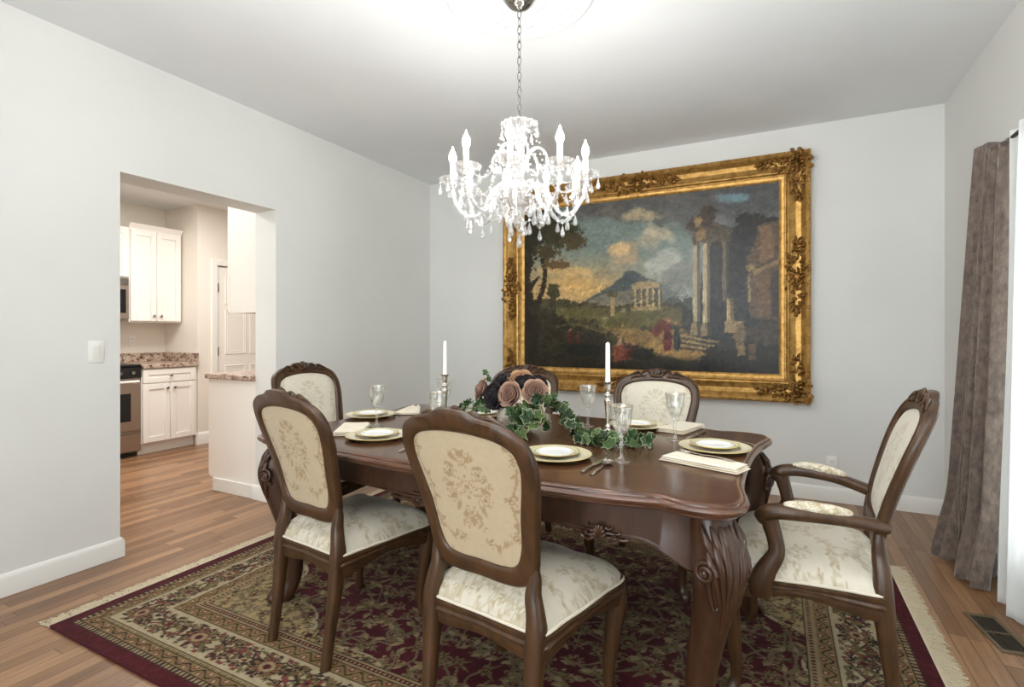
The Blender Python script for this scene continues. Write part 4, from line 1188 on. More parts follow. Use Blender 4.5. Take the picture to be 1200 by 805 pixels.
# ------------------------------------------------------------------ centrepiece
VX, VY = -1.045, 2.13
e = empty('glass_bowl', (VX, VY, TZ), 0, 'low rounded smoky glass bowl holding the roses and ivy', 'bowl')
b = spl([(0, .012), (.05, .014), (.085, .030), (.104, .060), (.103, .085), (.092, .105), (.096, .112), (.100, .112), (.107, .085), (.109, .060), (.090, .024), (.055, .007), (.045, .004), (.048, 0), (0, 0)], 80)
MB().lathe(b, 48).build('vessel', M['bowl'], e, angle=60)
MB().tube([(0.098 * math.cos(a), .098 * math.sin(a), .1125) for a in np.linspace(0, 2 * PI, 48, endpoint=False)], .0022, 6, closed=True, ref=(0, 0, 1)).build('rim', M['silver'], e)

def make_rose(dusty, seed):
    r2 = random.Random(seed)
    e = empty('rose'); mb = MB()
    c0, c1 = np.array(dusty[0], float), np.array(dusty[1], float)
    # tightly rolled heart: a spiral of overlapping petal edges
    nr_, na_ = 90, 96
    R0 = .034
    r = np.linspace(0, 1, nr_)[:, None]; a = np.linspace(0, 2 * PI, na_, endpoint=False)[None, :]
    ph0 = r2.random() * 6
    u = 5.2 * r ** .85 + a / (2 * PI) + .16 * np.sin(3 * a + ph0 + 5 * r) + .08 * np.sin(5 * a - ph0)
    saw = u - np.floor(u)
    lift = np.where(saw < .82, (saw / .82) ** 1.6, 1 - (saw - .82) / .18)
    z = .040 - .020 * r ** 2.2 + (.0085 * lift - .006) * (0.5 + .5 * r) - .008 * np.exp(-(r / .10) ** 2)
    rad = R0 * r
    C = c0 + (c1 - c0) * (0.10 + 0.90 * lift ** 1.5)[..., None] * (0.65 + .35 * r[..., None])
    mb.grid(np.stack([rad * np.cos(a), rad * np.sin(a), z], -1), cv=True, col=s2l(C))
    # outer petals
    for li, (R_, h, n, op) in enumerate(((.036, .033, 5, .25), (.042, .029, 5, .5), (.047, .022, 6, .85))):
        for k in range(n):
            ph = 2 * PI * k / n + li * 1.1 + r2.uniform(-.15, .15)
            A, B = np.meshgrid(np.linspace(-1, 1, 13), np.linspace(0, 1, 10), indexing='ij')
            bb = B * (1 - 0.28 * np.abs(A) ** 2.6)
            rr_ = R_ * (0.35 + 0.65 * bb ** 0.5) + op * .010 * bb ** 4 + .0018 * A * (1 if k % 2 else -1)
            zz_ = -.010 + (h + .010) * bb ** .9 - op * .010 * bb ** 6 + .0012 * np.sin(A * 5 + k + li) * bb
            an = ph + A * PI / n * 1.4
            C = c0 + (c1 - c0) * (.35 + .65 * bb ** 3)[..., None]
            mb.grid(np.stack([rr_ * np.cos(an), rr_ * np.sin(an), zz_], -1), col=s2l(C))
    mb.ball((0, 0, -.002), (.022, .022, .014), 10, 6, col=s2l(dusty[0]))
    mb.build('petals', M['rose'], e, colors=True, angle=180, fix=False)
    sm = MB()
    for k in range(5):
        a = k * 2 * PI / 5
        sm.tube([(0.006 * math.cos(a), .006 * math.sin(a), -.016), (.026 * math.cos(a), .026 * math.sin(a), -.014), (.040 * math.cos(a), .040 * math.sin(a), -.010)], [.005, .008, .001], 6, ref=(0, 0, 1), sy=.2)
    sm.tube([(0, 0, -.010), (0, 0, -.07)], .0032, 8)
    sm.build('sepals_and_stem', M['stem'], e)
    return e
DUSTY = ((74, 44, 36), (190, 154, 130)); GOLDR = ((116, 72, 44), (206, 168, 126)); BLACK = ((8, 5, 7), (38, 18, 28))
rd = make_rose(DUSTY, 1); rg = make_rose(GOLDR, 2); rb = make_rose(BLACK, 3)
bc_ = Vector((VX, VY, TZ + 0.075))
roses = [(rd, (-1.058, 2.028, 0.952), (-.08, -.9, .30), 1.12, 'dusty mauve rose facing forward at the middle of the bouquet'),
         (rd, (-0.942, 2.070, 0.968), (.40, -.75, .42), 1.12, 'dusty mauve rose on the right of the bouquet above the ivy'),
         (rd, (-1.242, 2.085, 0.962), (-.70, -.55, .35), 1.06, 'dusty mauve rose on the far left of the bouquet'),
         (rg, (-1.058, 2.135, 1.022), (.0, -.55, .8), 1.18, 'golden tan rose on the very top of the bouquet'),
         (rb, (-1.156, 2.045, 0.935), (-.45, -.85, .2), 1.25, 'near-black rose low left of the central mauve rose'),
         (rb, (-1.150, 2.110, 1.000), (-.4, -.5, .65), 1.14, 'near-black rose upper left under the golden rose'),
         (rb, (-1.000, 2.100, 1.000), (.35, -.55, .7), 1.12, 'near-black rose upper right beside the golden rose'),
         (rb, (-0.945, 2.150, 1.005), (.6, -.1, .6), 0.80, 'small near-black rosebud at the upper right edge')]
used = set()
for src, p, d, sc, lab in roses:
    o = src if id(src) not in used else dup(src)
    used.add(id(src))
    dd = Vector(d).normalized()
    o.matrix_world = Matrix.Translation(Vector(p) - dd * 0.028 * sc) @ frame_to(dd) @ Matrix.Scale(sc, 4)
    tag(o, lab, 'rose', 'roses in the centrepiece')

def ivy(label, path, nleaf, size, seed, n=60, spread=.03, lo=None):
    r2 = random.Random(seed)
    e = empty('ivy_vine', path[0], 0, label, 'ivy', 'ivy vines in the centrepiece')
    o0 = np.array(path[0]); P = spl(np.array(path) - o0, n)
    MB().tube(P, np.linspace(.0028, .0014, n), 6).build('stem', M['stem'], e)
    lm = MB()
    lob = [(0, 1.0), (22, .56), (48, .80), (75, .50), (105, .62), (140, .42), (165, .30), (180, .10)]
    ang = [math.radians(a) for a, r in lob]; rad_ = [r for a, r in lob]
    aa = ang + [2 * PI - a for a in ang[-2:0:-1]]; ra = rad_ + rad_[-2:0:-1]
    GRN = [(32, 52, 27), (44, 68, 34), (60, 84, 43), (80, 99, 53)]
    for k in range(nleaf):
        i = min(n - 1, int((k + r2.random()) / nleaf * n))
        s = size * r2.uniform(.65, 1.2)
        c = P[i] + np.array([r2.uniform(-1, 1), r2.uniform(-1, 1), r2.uniform(-.5, 1)]) * spread
        if lo is not None: c[2] = max(c[2], lo - o0[2] + 0.014)
        d = Vector((r2.uniform(-1, 1), r2.uniform(-1.2, .5), r2.uniform(.0, 1.0)))
        up = frame_to(d)
        Mx = Matrix.Translation(Vector(c)) @ up @ rot('Z', r2.uniform(0, 360))
        g = r2.choice(GRN); edge_ = r2.choice([(170, 180, 142), (196, 200, 168), (116, 138, 92), (60, 92, 54)])
        vs = [(0, 0, 0.0)]; cs_ = [s2l(g)]
        for q_ in (0.55, 0.86, 1.0):
            for a, r_ in zip(aa, ra):
                rq = r_ * q_ if q_ > .6 else min(r_, .55) * q_
                x, y = rq * math.cos(a) * s, rq * math.sin(a) * s
                vs.append((x - .15 * s, y, abs(y) * .28 - .15 * x * x / s))
                cs_.append(s2l(g if q_ < .9 else edge_))
        m_ = len(aa); fs = [(0, 1 + j, 1 + (j + 1) % m_) for j in range(m_)]
        for ring in range(2):
            for j in range(m_):
                a0 = 1 + ring * m_ + j; a1 = 1 + ring * m_ + (j + 1) % m_
                fs.append((a0, a0 + m_, a1 + m_, a1))
        pts = [Mx @ Vector(v_) for v_ in vs]
        if lo is not None:
            dz = min(p_.z for p_ in pts) - (lo - o0[2])
            if dz < 0: pts = [Vector((p_.x, p_.y, p_.z - dz)) for p_ in pts]
        lm.add([tuple(p_) for p_ in pts], fs, col=np.array(cs_))
        lm.tube([tuple(P[i]), tuple((Vector(P[i]) + Mx.translation) / 2 + Vector((0, 0, .004))), tuple(pts[0])], .0011, 5, col=s2l((120, 140, 90)))
    lm.build('leaves', M['leafm'], e, colors=True, angle=180, fix=False)
ivy('variegated ivy trailing right across the table around the candlestick', [(-1.00, 2.07, .875), (-.92, 2.05, .915), (-.86, 2.055, .915), (-.80, 2.06, .87), (-.745, 2.04, .82), (-.69, 2.01, .792), (-.625, 1.985, .786), (-.55, 2.01, .786), (-.49, 2.04, .785), (-.455, 2.06, .785)], 105, .044, 5, lo=TZ + .001)
ivy('variegated ivy hanging over the front of the bowl to the table', [(-1.03, 2.04, .876), (-1.00, 2.00, .865), (-.985, 1.965, .835), (-.975, 1.925, .795), (-.965, 1.885, .783)], 30, .048, 6, lo=TZ + .001, spread=.028)
ivy('green ivy spray below the roses right of the bowl rim', [(-1.04, 2.03, .872), (-.98, 2.005, .868), (-.93, 1.985, .858), (-.86, 1.985, .845)], 40, .046, 9, spread=.030, lo=TZ + .001)
ivy('green ivy sprig reaching left from the bowl over the chair crest', [(-1.11, 2.10, .885), (-1.20, 2.08, .875), (-1.28, 2.09, .865), (-1.345, 2.10, .862)], 34, .038, 7, spread=.030, lo=TZ + .001)
ivy('small ivy sprig sticking up at the upper left of the bouquet', [(-1.11, 2.13, .89), (-1.17, 2.14, .97), (-1.22, 2.15, 1.005), (-1.24, 2.15, 1.03)], 6, .030, 8, spread=.012)

# ------------------------------------------------------------------ painting in its gilt frame
PXA, PXB, PZA, PZB = -2.30, 0.222, 0.705, 2.555
CXA, CXB, CZA, CZB = -2.092, 0.020, 0.908, 2.355
pt = empty('framed_painting', ((PXA + PXB) / 2, BY, PZA), 0, 'huge landscape painting of classical ruins in an ornate gilt frame', 'painting')
def PL(x, z, d): return (x - (PXA + PXB) / 2, -d, z - PZA)
fw = (CXA - PXA)
prof = [(0.0, 0.004), (0.0, .070), (.008, .082), (.020, .085), (.032, .078), (.040, .068), (.062, .052), (.095, .046), (.128, .056), (.140, .064), (.150, .060), (.160, .048), (.172, .046), (.185, .042), (.197, .036), (.206, .030), (.206, .010)]
mb = MB(); G = []
for u, d in prof:
    k = u
    G.append([PL(PXA + k, PZA + k, d), PL(PXB - k, PZA + k, d), PL(PXB - k, PZB - k, d), PL(PXA + k, PZB - k, d)])
mb.grid(np.array(G), cv=True)
mb.build('frame_moulding', M['gold'], pt, angle=25)
# beaded inner slip and gadrooned outer edge
bd = MB()
def beads(x0, z0, x1, z1, step, r, d):
    ln = math.hypot(x1 - x0, z1 - z0); n = int(ln / step)
    for k in range(n + 1):
        f = k / n
        bd.ball(PL(x0 + (x1 - x0) * f, z0 + (z1 - z0) * f, d), r, 6, 4)
for k, st_, r_, d_ in ((.167, .017, .007, .046), (.012, .02, .0085, .083)):
    a0, a1, b0, b1 = PXA + k, PXB - k, PZA + k, PZB - k
    for q_ in ((a0, b0, a1, b0), (a0, b1, a1, b1), (a0, b0, a0, b1), (a1, b0, a1, b1)): beads(*q_, st_, r_, d_)
bd.build('beading', M['gold'], pt, angle=180)
def scroll(mb, Mx, turns, R_, r0, r1, flip=1):
    pts = []
    for k in range(22):
        a = k / 21 * turns * 2 * PI; rr_ = R_ * (1 - 0.82 * k / 21)
        pts.append(tuple(Mx @ Vector((rr_ * math.cos(a) - R_, flip * rr_ * math.sin(a), 0.006 + 0.006 * k / 21))))
    mb.tube(pts, np.linspace(r0, r1, 22), 6)
def leafr(mb, Mx, ln, w_, curl):
    pts = [tuple(Mx @ Vector((ln * f, curl * ln * f * f, 0.004 + 0.012 * math.sin(f * 2.6)))) for f in np.linspace(0, 1, 9)]
    mb.tube(pts, w_ * np.sin(np.linspace(.35, PI - .15, 9)), 6)
def cartouche(name, cx, cz, th, rx, rz, n, seed):
    """cluster of scrolls and acanthus leaves; th = in-plane rotation"""
    r2 = random.Random(seed); mb = MB()
    for s in (-1, 1):
        for k in range(n):
            f = (k + .4) / n
            u = s * rx * f; wdt = rz * (1 - f) ** 0.6
            for rep in range(5):
                v_ = r2.uniform(-1, 1) * wdt
                x = u * math.cos(th) - v_ * math.sin(th); z = u * math.sin(th) + v_ * math.cos(th)
                bx_, bz_ = cx + x, cz + z
                # depth of the moulding below this point
                e_ = min(bx_ - PXA, PXB - bx_, bz_ - PZA, PZB - bz_)
                if e_ < 0.012 or e_ > fw - 0.03: continue
                d = float(np.interp(e_, [p[0] for p in prof], [p[1] for p in prof]))
                a = th + (0 if s > 0 else PI) + r2.uniform(-.8, .8)
                if e_ < .05:
                    a = math.atan2(czm - bz_, cxm - bx_) + r2.uniform(-.9, .9)
                o = Vector(PL(bx_, bz_, d))
                Mx = Matrix.Translation(o) @ Matrix(((math.cos(a), -math.sin(a), 0, 0), (0, 0, -1, 0), (math.sin(a), math.cos(a), 0, 0), (0, 0, 0, 1)))
                if r2.random() < .45: scroll(mb, Mx, 1.3, r2.uniform(.010, .017), .0065, .004, r2.choice([-1, 1]))
                else: leafr(mb, Mx, r2.uniform(.028, .046), r2.uniform(.007, .011), r2.uniform(-.5, .5))
    # central boss
    e_ = min(cx - PXA, PXB - cx, cz - PZA, PZB - cz); d = float(np.interp(e_, [p[0] for p in prof], [p[1] for p in prof]))
    o = Vector(PL(cx, cz, d + .004))
    mb.ball(tuple(o), (.030, .020, .036), 14, 9)
    for k in range(9):
        a = k * 2 * PI / 9
        Mx = Matrix.Translation(o) @ Matrix(((math.cos(a), -math.sin(a), 0, 0), (0, 0, -1, 0), (math.sin(a), math.cos(a), 0, 0), (0, 0, 0, 1))) @ Matrix.Translation((.028, 0, 0))
        leafr(mb, Mx, .045, .010, r2.uniform(-.4, .4))
    return mb.build(name, M['goldorn'], pt, angle=70)
md = 0.085; cxm, czm = (PXA + PXB) / 2, (PZA + PZB) / 2
for sx in (-1, 1):
    for sz_ in (-1, 1):
        cx = PXA + md if sx < 0 else PXB - md; cz = PZA + md if sz_ < 0 else PZB - md
        cartouche('corner_ornament', cx, cz, 0.0, 0.27, 0.075, 9, 5 + sx * 2 + sz_)
        o = cartouche('corner_ornament', cx, cz, PI / 2, 0.27, 0.075, 9, 55 + sx * 2 + sz_)
cxm, czm = (PXA + PXB) / 2, (PZA + PZB) / 2
cartouche('centre_ornament', cxm, PZB - md, 0.0, 0.33, 0.08, 11, 91)
cartouche('centre_ornament', cxm, PZA + md, 0.0, 0.33, 0.08, 11, 92)
cartouche('centre_ornament', PXA + md, czm, PI / 2, 0.28, 0.085, 10, 93)
cartouche('centre_ornament', PXB - md, czm, PI / 2, 0.28, 0.085, 10, 94)

# canvas, painted as a colour field. Coordinates (X, Y): a 976 x 805 sketch sheet laid over the canvas in perspective-free metres
NX_, NY_ = 560, 384
gx = np.linspace(CXA - .004, CXB + .004, NX_); gz = np.linspace(CZA - .004, CZB + .004, NY_)
WX, WZ = np.meshgrid(gx, gz)
# sheet mapping (a planar homography fitted to the canvas corners)
ct_, st_ = math.cos(TH), math.sin(TH)
yq = BY - 0.03
dd_ = -st_ * WX + ct_ * yq; la_ = ct_ * WX + st_ * yq
SX = ((600 + F * la_ / dd_) - 570) * 2.44; SY = ((390 - F * (WZ - H) / dd_) - 160) * 2.44
cv_ = Canvas(SX, SY, (120, 125, 122))
def sstep(a, b, x):
    t_ = np.clip((x - a) / (b - a), 0, 1); return t_ * t_ * (3 - 2 * t_)
n1 = fbm(SX, SY, .012, 5, 1); n2 = fbm(SX, SY, .03, 5, 2); n3 = fbm(SX, SY * 1.6, .006, 5, 3); n4 = fbm(SX, SY, .12, 3, 4)
# sky
sky = np.zeros(SX.shape + (3,))
sky[:] = (122, 140, 142)
cv_.I = sky
cv_.blend(sstep(300, 470, SY + 30 * (n1 - .5)) * (1 - sstep(330, 560, SX)), (202, 174, 128))
cv_.blend(.75 * sstep(300, 460, SY) * sstep(300, 560, SX) * (1 - sstep(520, 700, SX)), (158, 162, 156))
cv_.blend(np.exp(-(((SX - 260) / 95) ** 2 + ((SY - 425) / 36) ** 2)) * .8, (218, 178, 116))
cv_.blend(sstep(.42, .62, n3 + .25 * sstep(400, 800, SX) + .22 * (1 - sstep(150, 260, SY - .12 * (SX - 840) * -1)) - .18) * (1 - sstep(330, 430, SY)), (92, 94, 98))
cv_.blend(sstep(420, 760, SX) * (1 - sstep(160, 340, SY)) * .75, (84, 88, 94))
cv_.blend(sstep(.5, .62, n2) * sstep(600, 700, SX) * (1 - sstep(280, 420, SY)) * .6, (64, 68, 76))
def cloud(x, y, rx, ry, col, amt=1.0):
    q_ = np.exp(-(((SX - x) / rx) ** 2 + ((SY - y) / ry) ** 2))
    cv_.blend(np.clip(sstep(.30, .62, q_ * .8 + (n2 - .5) * .7 + (n1 - .5) * .3) * amt, 0, 1), col)
cloud(400, 335, 62, 42, (176, 160, 138)); cloud(375, 322, 40, 26, (220, 192, 150), .9); cloud(470, 300, 45, 45, (186, 176, 160), .8)
cloud(440, 225, 70, 26, (205, 190, 158), .7); cloud(500, 275, 50, 30, (196, 186, 168), .7); cloud(520, 360, 70, 60, (176, 182, 182), .8)
cloud(700, 175, 60, 18, (122, 160, 180), .8); cloud(660, 240, 60, 22, (130, 134, 140), .6); cloud(230, 385, 80, 16, (226, 190, 132), .7)
cloud(350, 215, 60, 16, (110, 108, 106), .9); cloud(590, 180, 90, 22, (96, 96, 98), .8)
def poly(pts, col, soft=2.0, amt=1.0, tex=0.0):
    """filled polygon on the sheet"""
    P = np.array(pts, float); ins = np.zeros(SX.shape, bool)
    wx = SX + 5 * (n4 - .5) * soft; wy = SY + 5 * (fbm(SX, SY, .1, 3, 9) - .5) * soft
    j = len(P) - 1
    for i in range(len(P)):
        c_ = (P[i, 1] > wy) != (P[j, 1] > wy)
        xi = (P[j, 0] - P[i, 0]) * (wy - P[i, 1]) / (P[j, 1] - P[i, 1] + 1e-9) + P[i, 0]
        ins ^= c_ & (wx < xi); j = i
    cc = np.asarray(col, float) + (np.stack([n4 - .5] * 3, -1) * tex)
    a = (ins * amt)[..., None]; cv_.I = cv_.I * (1 - a) + cc * a
def strk(pts, wd, col, amt=1.0, n=50):
    P = spl(pts, n); wd = np.interp(np.linspace(0, 1, n), np.linspace(0, 1, len(np.atleast_1d(wd))), np.atleast_1d(wd)) if np.size(wd) > 1 else np.full(n, wd)
    m_ = np.zeros(SX.shape, bool)
    x0, x1 = P[:, 0].min() - wd.max(), P[:, 0].max() + wd.max(); y0, y1 = P[:, 1].min() - wd.max(), P[:, 1].max() + wd.max()
    sel = (SX > x0) & (SX < x1) & (SY > y0) & (SY < y1)
    a, b = SX[sel], SY[sel]; mm = np.zeros(a.shape, bool)
    for (x, y), r_ in zip(P, wd): mm |= (a - x) ** 2 + (b - y) ** 2 < r_ * r_
    m_[sel] = mm
    cv_.blend(m_ * amt, col)
def blob(x, y, rx, ry, col, th=.5, amt=1.0, nz=.9):
    q_ = 1 - np.hypot((SX - x) / rx, (SY - y) / ry)
    cv_.blend(((q_ + (n4 - .5) * nz + (n2 - .5) * .5) > th - .3) * (q_ > -.35) * amt, col)
# far hills
poly([(270, 478), (310, 452), (350, 430), (385, 402), (402, 384), (430, 386), (455, 402), (500, 420), (540, 440), (560, 480)], (84, 92, 94), 2)
poly([(385, 404), (402, 386), (428, 390), (440, 402), (420, 420), (440, 440), (400, 440)], (74, 84, 92), 2)
poly([(270, 480), (330, 452), (420, 436), (480, 450), (480, 490), (270, 490)], (132, 126, 112), 2, .8)
poly([(500, 392), (540, 362), (562, 352), (600, 366), (640, 420), (500, 470)], (120, 126, 128), 2, .7)
# land
poly([(90, 470), (200, 462), (280, 474), (360, 486), (480, 470), (560, 480), (600, 500), (860, 470), (860, 700), (90, 700)], (70, 66, 44), 3, 1, 26)
poly([(190, 492), (300, 484), (420, 500), (360, 530), (200, 520)], (112, 108, 68), 4, .7)
poly([(300, 520), (420, 496), (500, 482), (560, 500), (560, 540), (420, 548), (340, 556)], (104, 100, 60), 4, .75)
poly([(330, 540), (420, 548), (470, 560), (560, 552), (620, 610), (700, 640), (560, 640), (430, 600)], (152, 124, 78), 4, .8)
poly([(460, 588), (560, 580), (640, 606), (660, 632), (560, 640), (480, 622)], (172, 140, 88), 3, .8)
cv_.blend(.82 * sstep(560, 640, SY + .12 * (SX - 480) * np.sign(480 - SX) * .6) * (1 - sstep(200, 420, SX)), (30, 28, 22))
cv_.blend(.7 * sstep(618, 655, SY + 16 * (n1 - .5)), (30, 26, 20))
poly([(120, 480), (190, 500), (240, 540), (330, 560), (360, 600), (300, 680), (100, 690)], (40, 36, 24), 4, .8, 20)
strk([(200, 545), (260, 536), (330, 560), (360, 548)], 3, (118, 104, 66), .7)
# temple
poly([(416, 426), (430, 416), (462, 412), (494, 418), (496, 432), (418, 438)], (166, 148, 116), .6)
for k in range(5):
    x = 423 + k * 17; poly([(x, 436), (x + 8, 436), (x + 8, 490), (x, 490)], (190, 168, 130), .4); poly([(x + 6, 436), (x + 12, 436), (x + 12, 488), (x + 6, 488)], (84, 82, 72), .4)
poly([(414, 488), (500, 486), (500, 496), (414, 498)], (150, 132, 96), .8)
strk([(361, 452), (361, 510)], 6, (172, 152, 112)); blob(361, 452, 14, 8, (88, 86, 56), .3)
# dark wooded ground behind the ruin
poly([(640, 300), (690, 270), (730, 240), (860, 230), (860, 600), (600, 600), (610, 420)], (38, 38, 38), 5, .92, 40)
poly([(560, 470), (640, 440), (660, 560), (560, 560)], (46, 48, 46), 5, .7, 30)
blob(760, 240, 60, 22, (36, 36, 30), .35); blob(800, 262, 45, 30, (40, 38, 32), .35)
# ruined columns
def column(x, y0, y1, w_, lit, sh, cap=True):
    poly([(x - w_, y0), (x + w_, y0), (x + w_ * 1.08, y1), (x - w_ * 1.08, y1)], lit, .5, 1, 24)
    poly([(x + w_ * .1, y0), (x + w_, y0), (x + w_ * 1.08, y1), (x + w_ * .2, y1)], sh, .5, .85, 20)
    if cap: poly([(x - w_ * 1.5, y0 - 16), (x + w_ * 1.5, y0 - 16), (x + w_ * .95, y0 + 6), (x - w_ * .95, y0 + 6)], (96, 84, 66), .8, 1, 30)
column(601, 306, 530, 10, (168, 156, 132), (78, 76, 74)); column(629, 300, 534, 10, (186, 170, 138), (86, 82, 78)); column(684, 290, 470, 9, (108, 96, 82), (58, 56, 56))
poly([(590, 262), (640, 240), (700, 262), (700, 300), (590, 304)], (84, 76, 64), 1.2, 1, 36)
poly([(568, 262), (590, 232), (612, 224), (618, 202), (640, 196), (658, 214), (652, 238), (640, 262), (600, 272)], (66, 58, 50), 2, 1, 40)
poly([(592, 236), (612, 226), (620, 240), (598, 262)], (168, 142, 104), 1.5, .8)
poly([(598, 272), (626, 256), (630, 292), (602, 300)], (146, 120, 86), 1, .8)
for x, y in ((600, 532), (629, 536)): poly([(x - 15, y), (x + 15, y), (x + 17, y + 36), (x - 17, y + 36)], (140, 124, 96), .8, 1, 20); poly([(x + 2, y), (x + 15, y), (x + 17, y + 36), (x + 3, y + 36)], (70, 64, 56), .8)
# steps
for k in range(3):
    poly([(556 + k * 2 - k * 8, 566 + k * 13), (664, 586 + k * 12), (664, 592 + k * 12), (556 - k * 8, 573 + k * 13)], (160, 140, 102), .8); poly([(556 - k * 8, 573 + k * 13), (664, 592 + k * 12), (664, 598 + k * 12), (556 - k * 8, 578 + k * 13)], (62, 54, 42), .8)
# right-hand ruin with arch
poly([(748, 340), (770, 300), (778, 256), (800, 246), (842, 236), (842, 530), (752, 520)], (92, 76, 58), 2, 1, 34)
poly([(782, 262), (812, 250), (824, 300), (822, 348), (780, 366)], (132, 104, 76), 2, .85, 30)
poly([(762, 384), (842, 346), (842, 360), (764, 396)], (150, 124, 88), 1, .9)
poly([(770, 400), (800, 386), (826, 392), (828, 500), (772, 508)], (112, 86, 62), 1.5, .9, 24); poly([(812, 392), (842, 380), (842, 520), (816, 512)], (52, 46, 42), 2, .9)
strk([(750, 380), (752, 470)], 4, (150, 130, 94)); blob(751, 374, 12, 8, (140, 120, 84), .3)
# fallen blocks
column(697, 462, 528, 9, (176, 156, 116), (96, 86, 70), False); poly([(682, 528), (716, 528), (718, 560), (680, 560)], (152, 132, 98), 1)
poly([(700, 532), (730, 526), (744, 570), (736, 604), (712, 600)], (140, 120, 88), 3, .8, 40)
poly([(740, 550), (790, 528), (842, 540), (842, 600), (760, 600)], (72, 62, 48), 4, .9, 30)
poly([(640, 600), (700, 580), (842, 600), (842, 690), (620, 690), (600, 650)], (34, 32, 26), 5, .9, 20)
poly([(664, 582), (704, 582), (708, 610), (664, 612)], (52, 50, 44), 1.5); poly([(716, 588), (738, 590), (740, 626), (718, 628)], (132, 114, 82), 1.5); poly([(748, 594), (768, 592), (770, 640), (750, 640)], (98, 80, 58), 1.5)
# trees on the left
strk([(118, 670), (128, 560), (122, 460), (112, 380), (108, 330)], [26, 18, 12, 9, 6], (38, 32, 24))
strk([(140, 560), (142, 500), (160, 440), (168, 390), (160, 350), (176, 320)], [12, 8, 7, 6, 5, 3], (42, 34, 24))
strk([(130, 500), (126, 440), (150, 400)], [7, 6, 3], (46, 38, 28))
for x, y, rx, ry, c_ in ((150, 250, 70, 60, (48, 46, 30)), (215, 280, 65, 42, (56, 54, 34)), (250, 300, 40, 28, (74, 66, 42)), (130, 310, 40, 50, (40, 38, 26)), (200, 366, 46, 14, (104, 84, 52)), (170, 330, 40, 20, (70, 60, 38)), (120, 200, 60, 60, (44, 42, 28)), (118, 360, 26, 34, (42, 38, 26))):
    blob(x, y, rx, ry, c_, .42, 1, 1.3)
blob(190, 440, 20, 22, (66, 64, 42), .35); strk([(186, 450), (188, 500)], 3, (60, 52, 36)); strk([(194, 450), (196, 500)], 2.5, (60, 52, 36))
# figures
def fig(x, y, h, robe, skin=(156, 118, 88), w_=None, lean=0):
    h = h * .92; w_ = (w_ or h * .17) * .8
    poly([(x - w_ * .7 + lean, y - h * .80), (x + w_ * .7 + lean, y - h * .80), (x + w_, y - h * .3), (x + w_ * .8, y), (x - w_ * .8, y), (x - w_ * 1.0, y - h * .35)], np.asarray(robe) * .82, 1.6, 1, 60)
    blob(x + lean, y - h * .9, h * .075, h * .085, skin, .3, 1, .2)
fig(518, 612, 104, (118, 48, 38), w_=16); poly([(474, 556), (500, 520), (512, 530), (506, 560), (482, 574)], (112, 50, 40), 1.5, .9, 40)
fig(545, 610, 92, (58, 60, 66), w_=12); fig(378, 640, 80, (190, 150, 116), w_=12, lean=4); poly([(360, 600), (392, 596), (396, 640), (362, 642)], (120, 64, 48), 1.2, .9, 40)
fig(404, 638, 62, (112, 60, 46), w_=14); fig(424, 632, 48, (70, 52, 42), w_=13); fig(240, 590, 46, (100, 48, 40), w_=10); fig(262, 588, 36, (92, 60, 46), w_=9); fig(340, 530, 20, (150, 140, 110), w_=6); fig(392, 502, 18, (170, 160, 130), w_=8)
blob(455, 622, 34, 18, (34, 34, 22), .35); blob(280, 610, 60, 18, (26, 26, 20), .35)
# short brush strokes that vary every passage of paint
r2 = random.Random(31); I0 = cv_.I.copy(); I1 = cv_.I
for _ in range(9000):
    j, i = r2.randrange(NY_), r2.randrange(NX_)
    L_ = r2.uniform(3, 11); w_ = r2.uniform(1.0, 2.6); a = r2.gauss(0.15, .7) if j > NY_ * .5 else r2.gauss(.5, .9)
    if 584 < SX[j, i] < 700 and 285 < SY[j, i] < 570: a = PI / 2 + r2.gauss(0, .06); w_ *= .6
    m_ = int(L_) + 2
    j0, j1, i0, i1 = max(0, j - m_), min(NY_, j + m_), max(0, i - m_), min(NX_, i + m_)
    jj, ii = np.mgrid[j0:j1, i0:i1]
    u_ = (ii - i) * math.cos(a) + (jj - j) * math.sin(a); v_ = -(ii - i) * math.sin(a) + (jj - j) * math.cos(a)
    q_ = np.clip(1.3 - np.sqrt((u_ / L_) ** 2 + (v_ / w_) ** 2), 0, 1)[..., None] * .6
    f = r2.choice([.72, .82, .9, 1.08, 1.16, 1.28]) if j < NY_ * .5 else r2.choice([.86, .93, 1.05, 1.1])
    c_ = I0[j, i] * f + np.array([r2.uniform(-5, 6), r2.uniform(-4, 4), r2.uniform(-6, 4)])
    I1[j0:j1, i0:i1] = I1[j0:j1, i0:i1] * (1 - q_) + c_ * q_
cols = np.clip(I1 + (n4 - .5)[..., None] * 18 + (n2 - .5)[..., None] * 22, 0, 255)
cols = cols * np.array([.95, .92, .86])
G = np.stack([WX - (PXA + PXB) / 2, np.full_like(WX, -0.030), WZ - PZA], -1)
MB().grid(G, col=s2l(cols)).build('canvas', M['canvas'], pt, colors=True, angle=180, fix=False)

# ------------------------------------------------------------------ chandelier
HX, HY = -1.035, 2.10
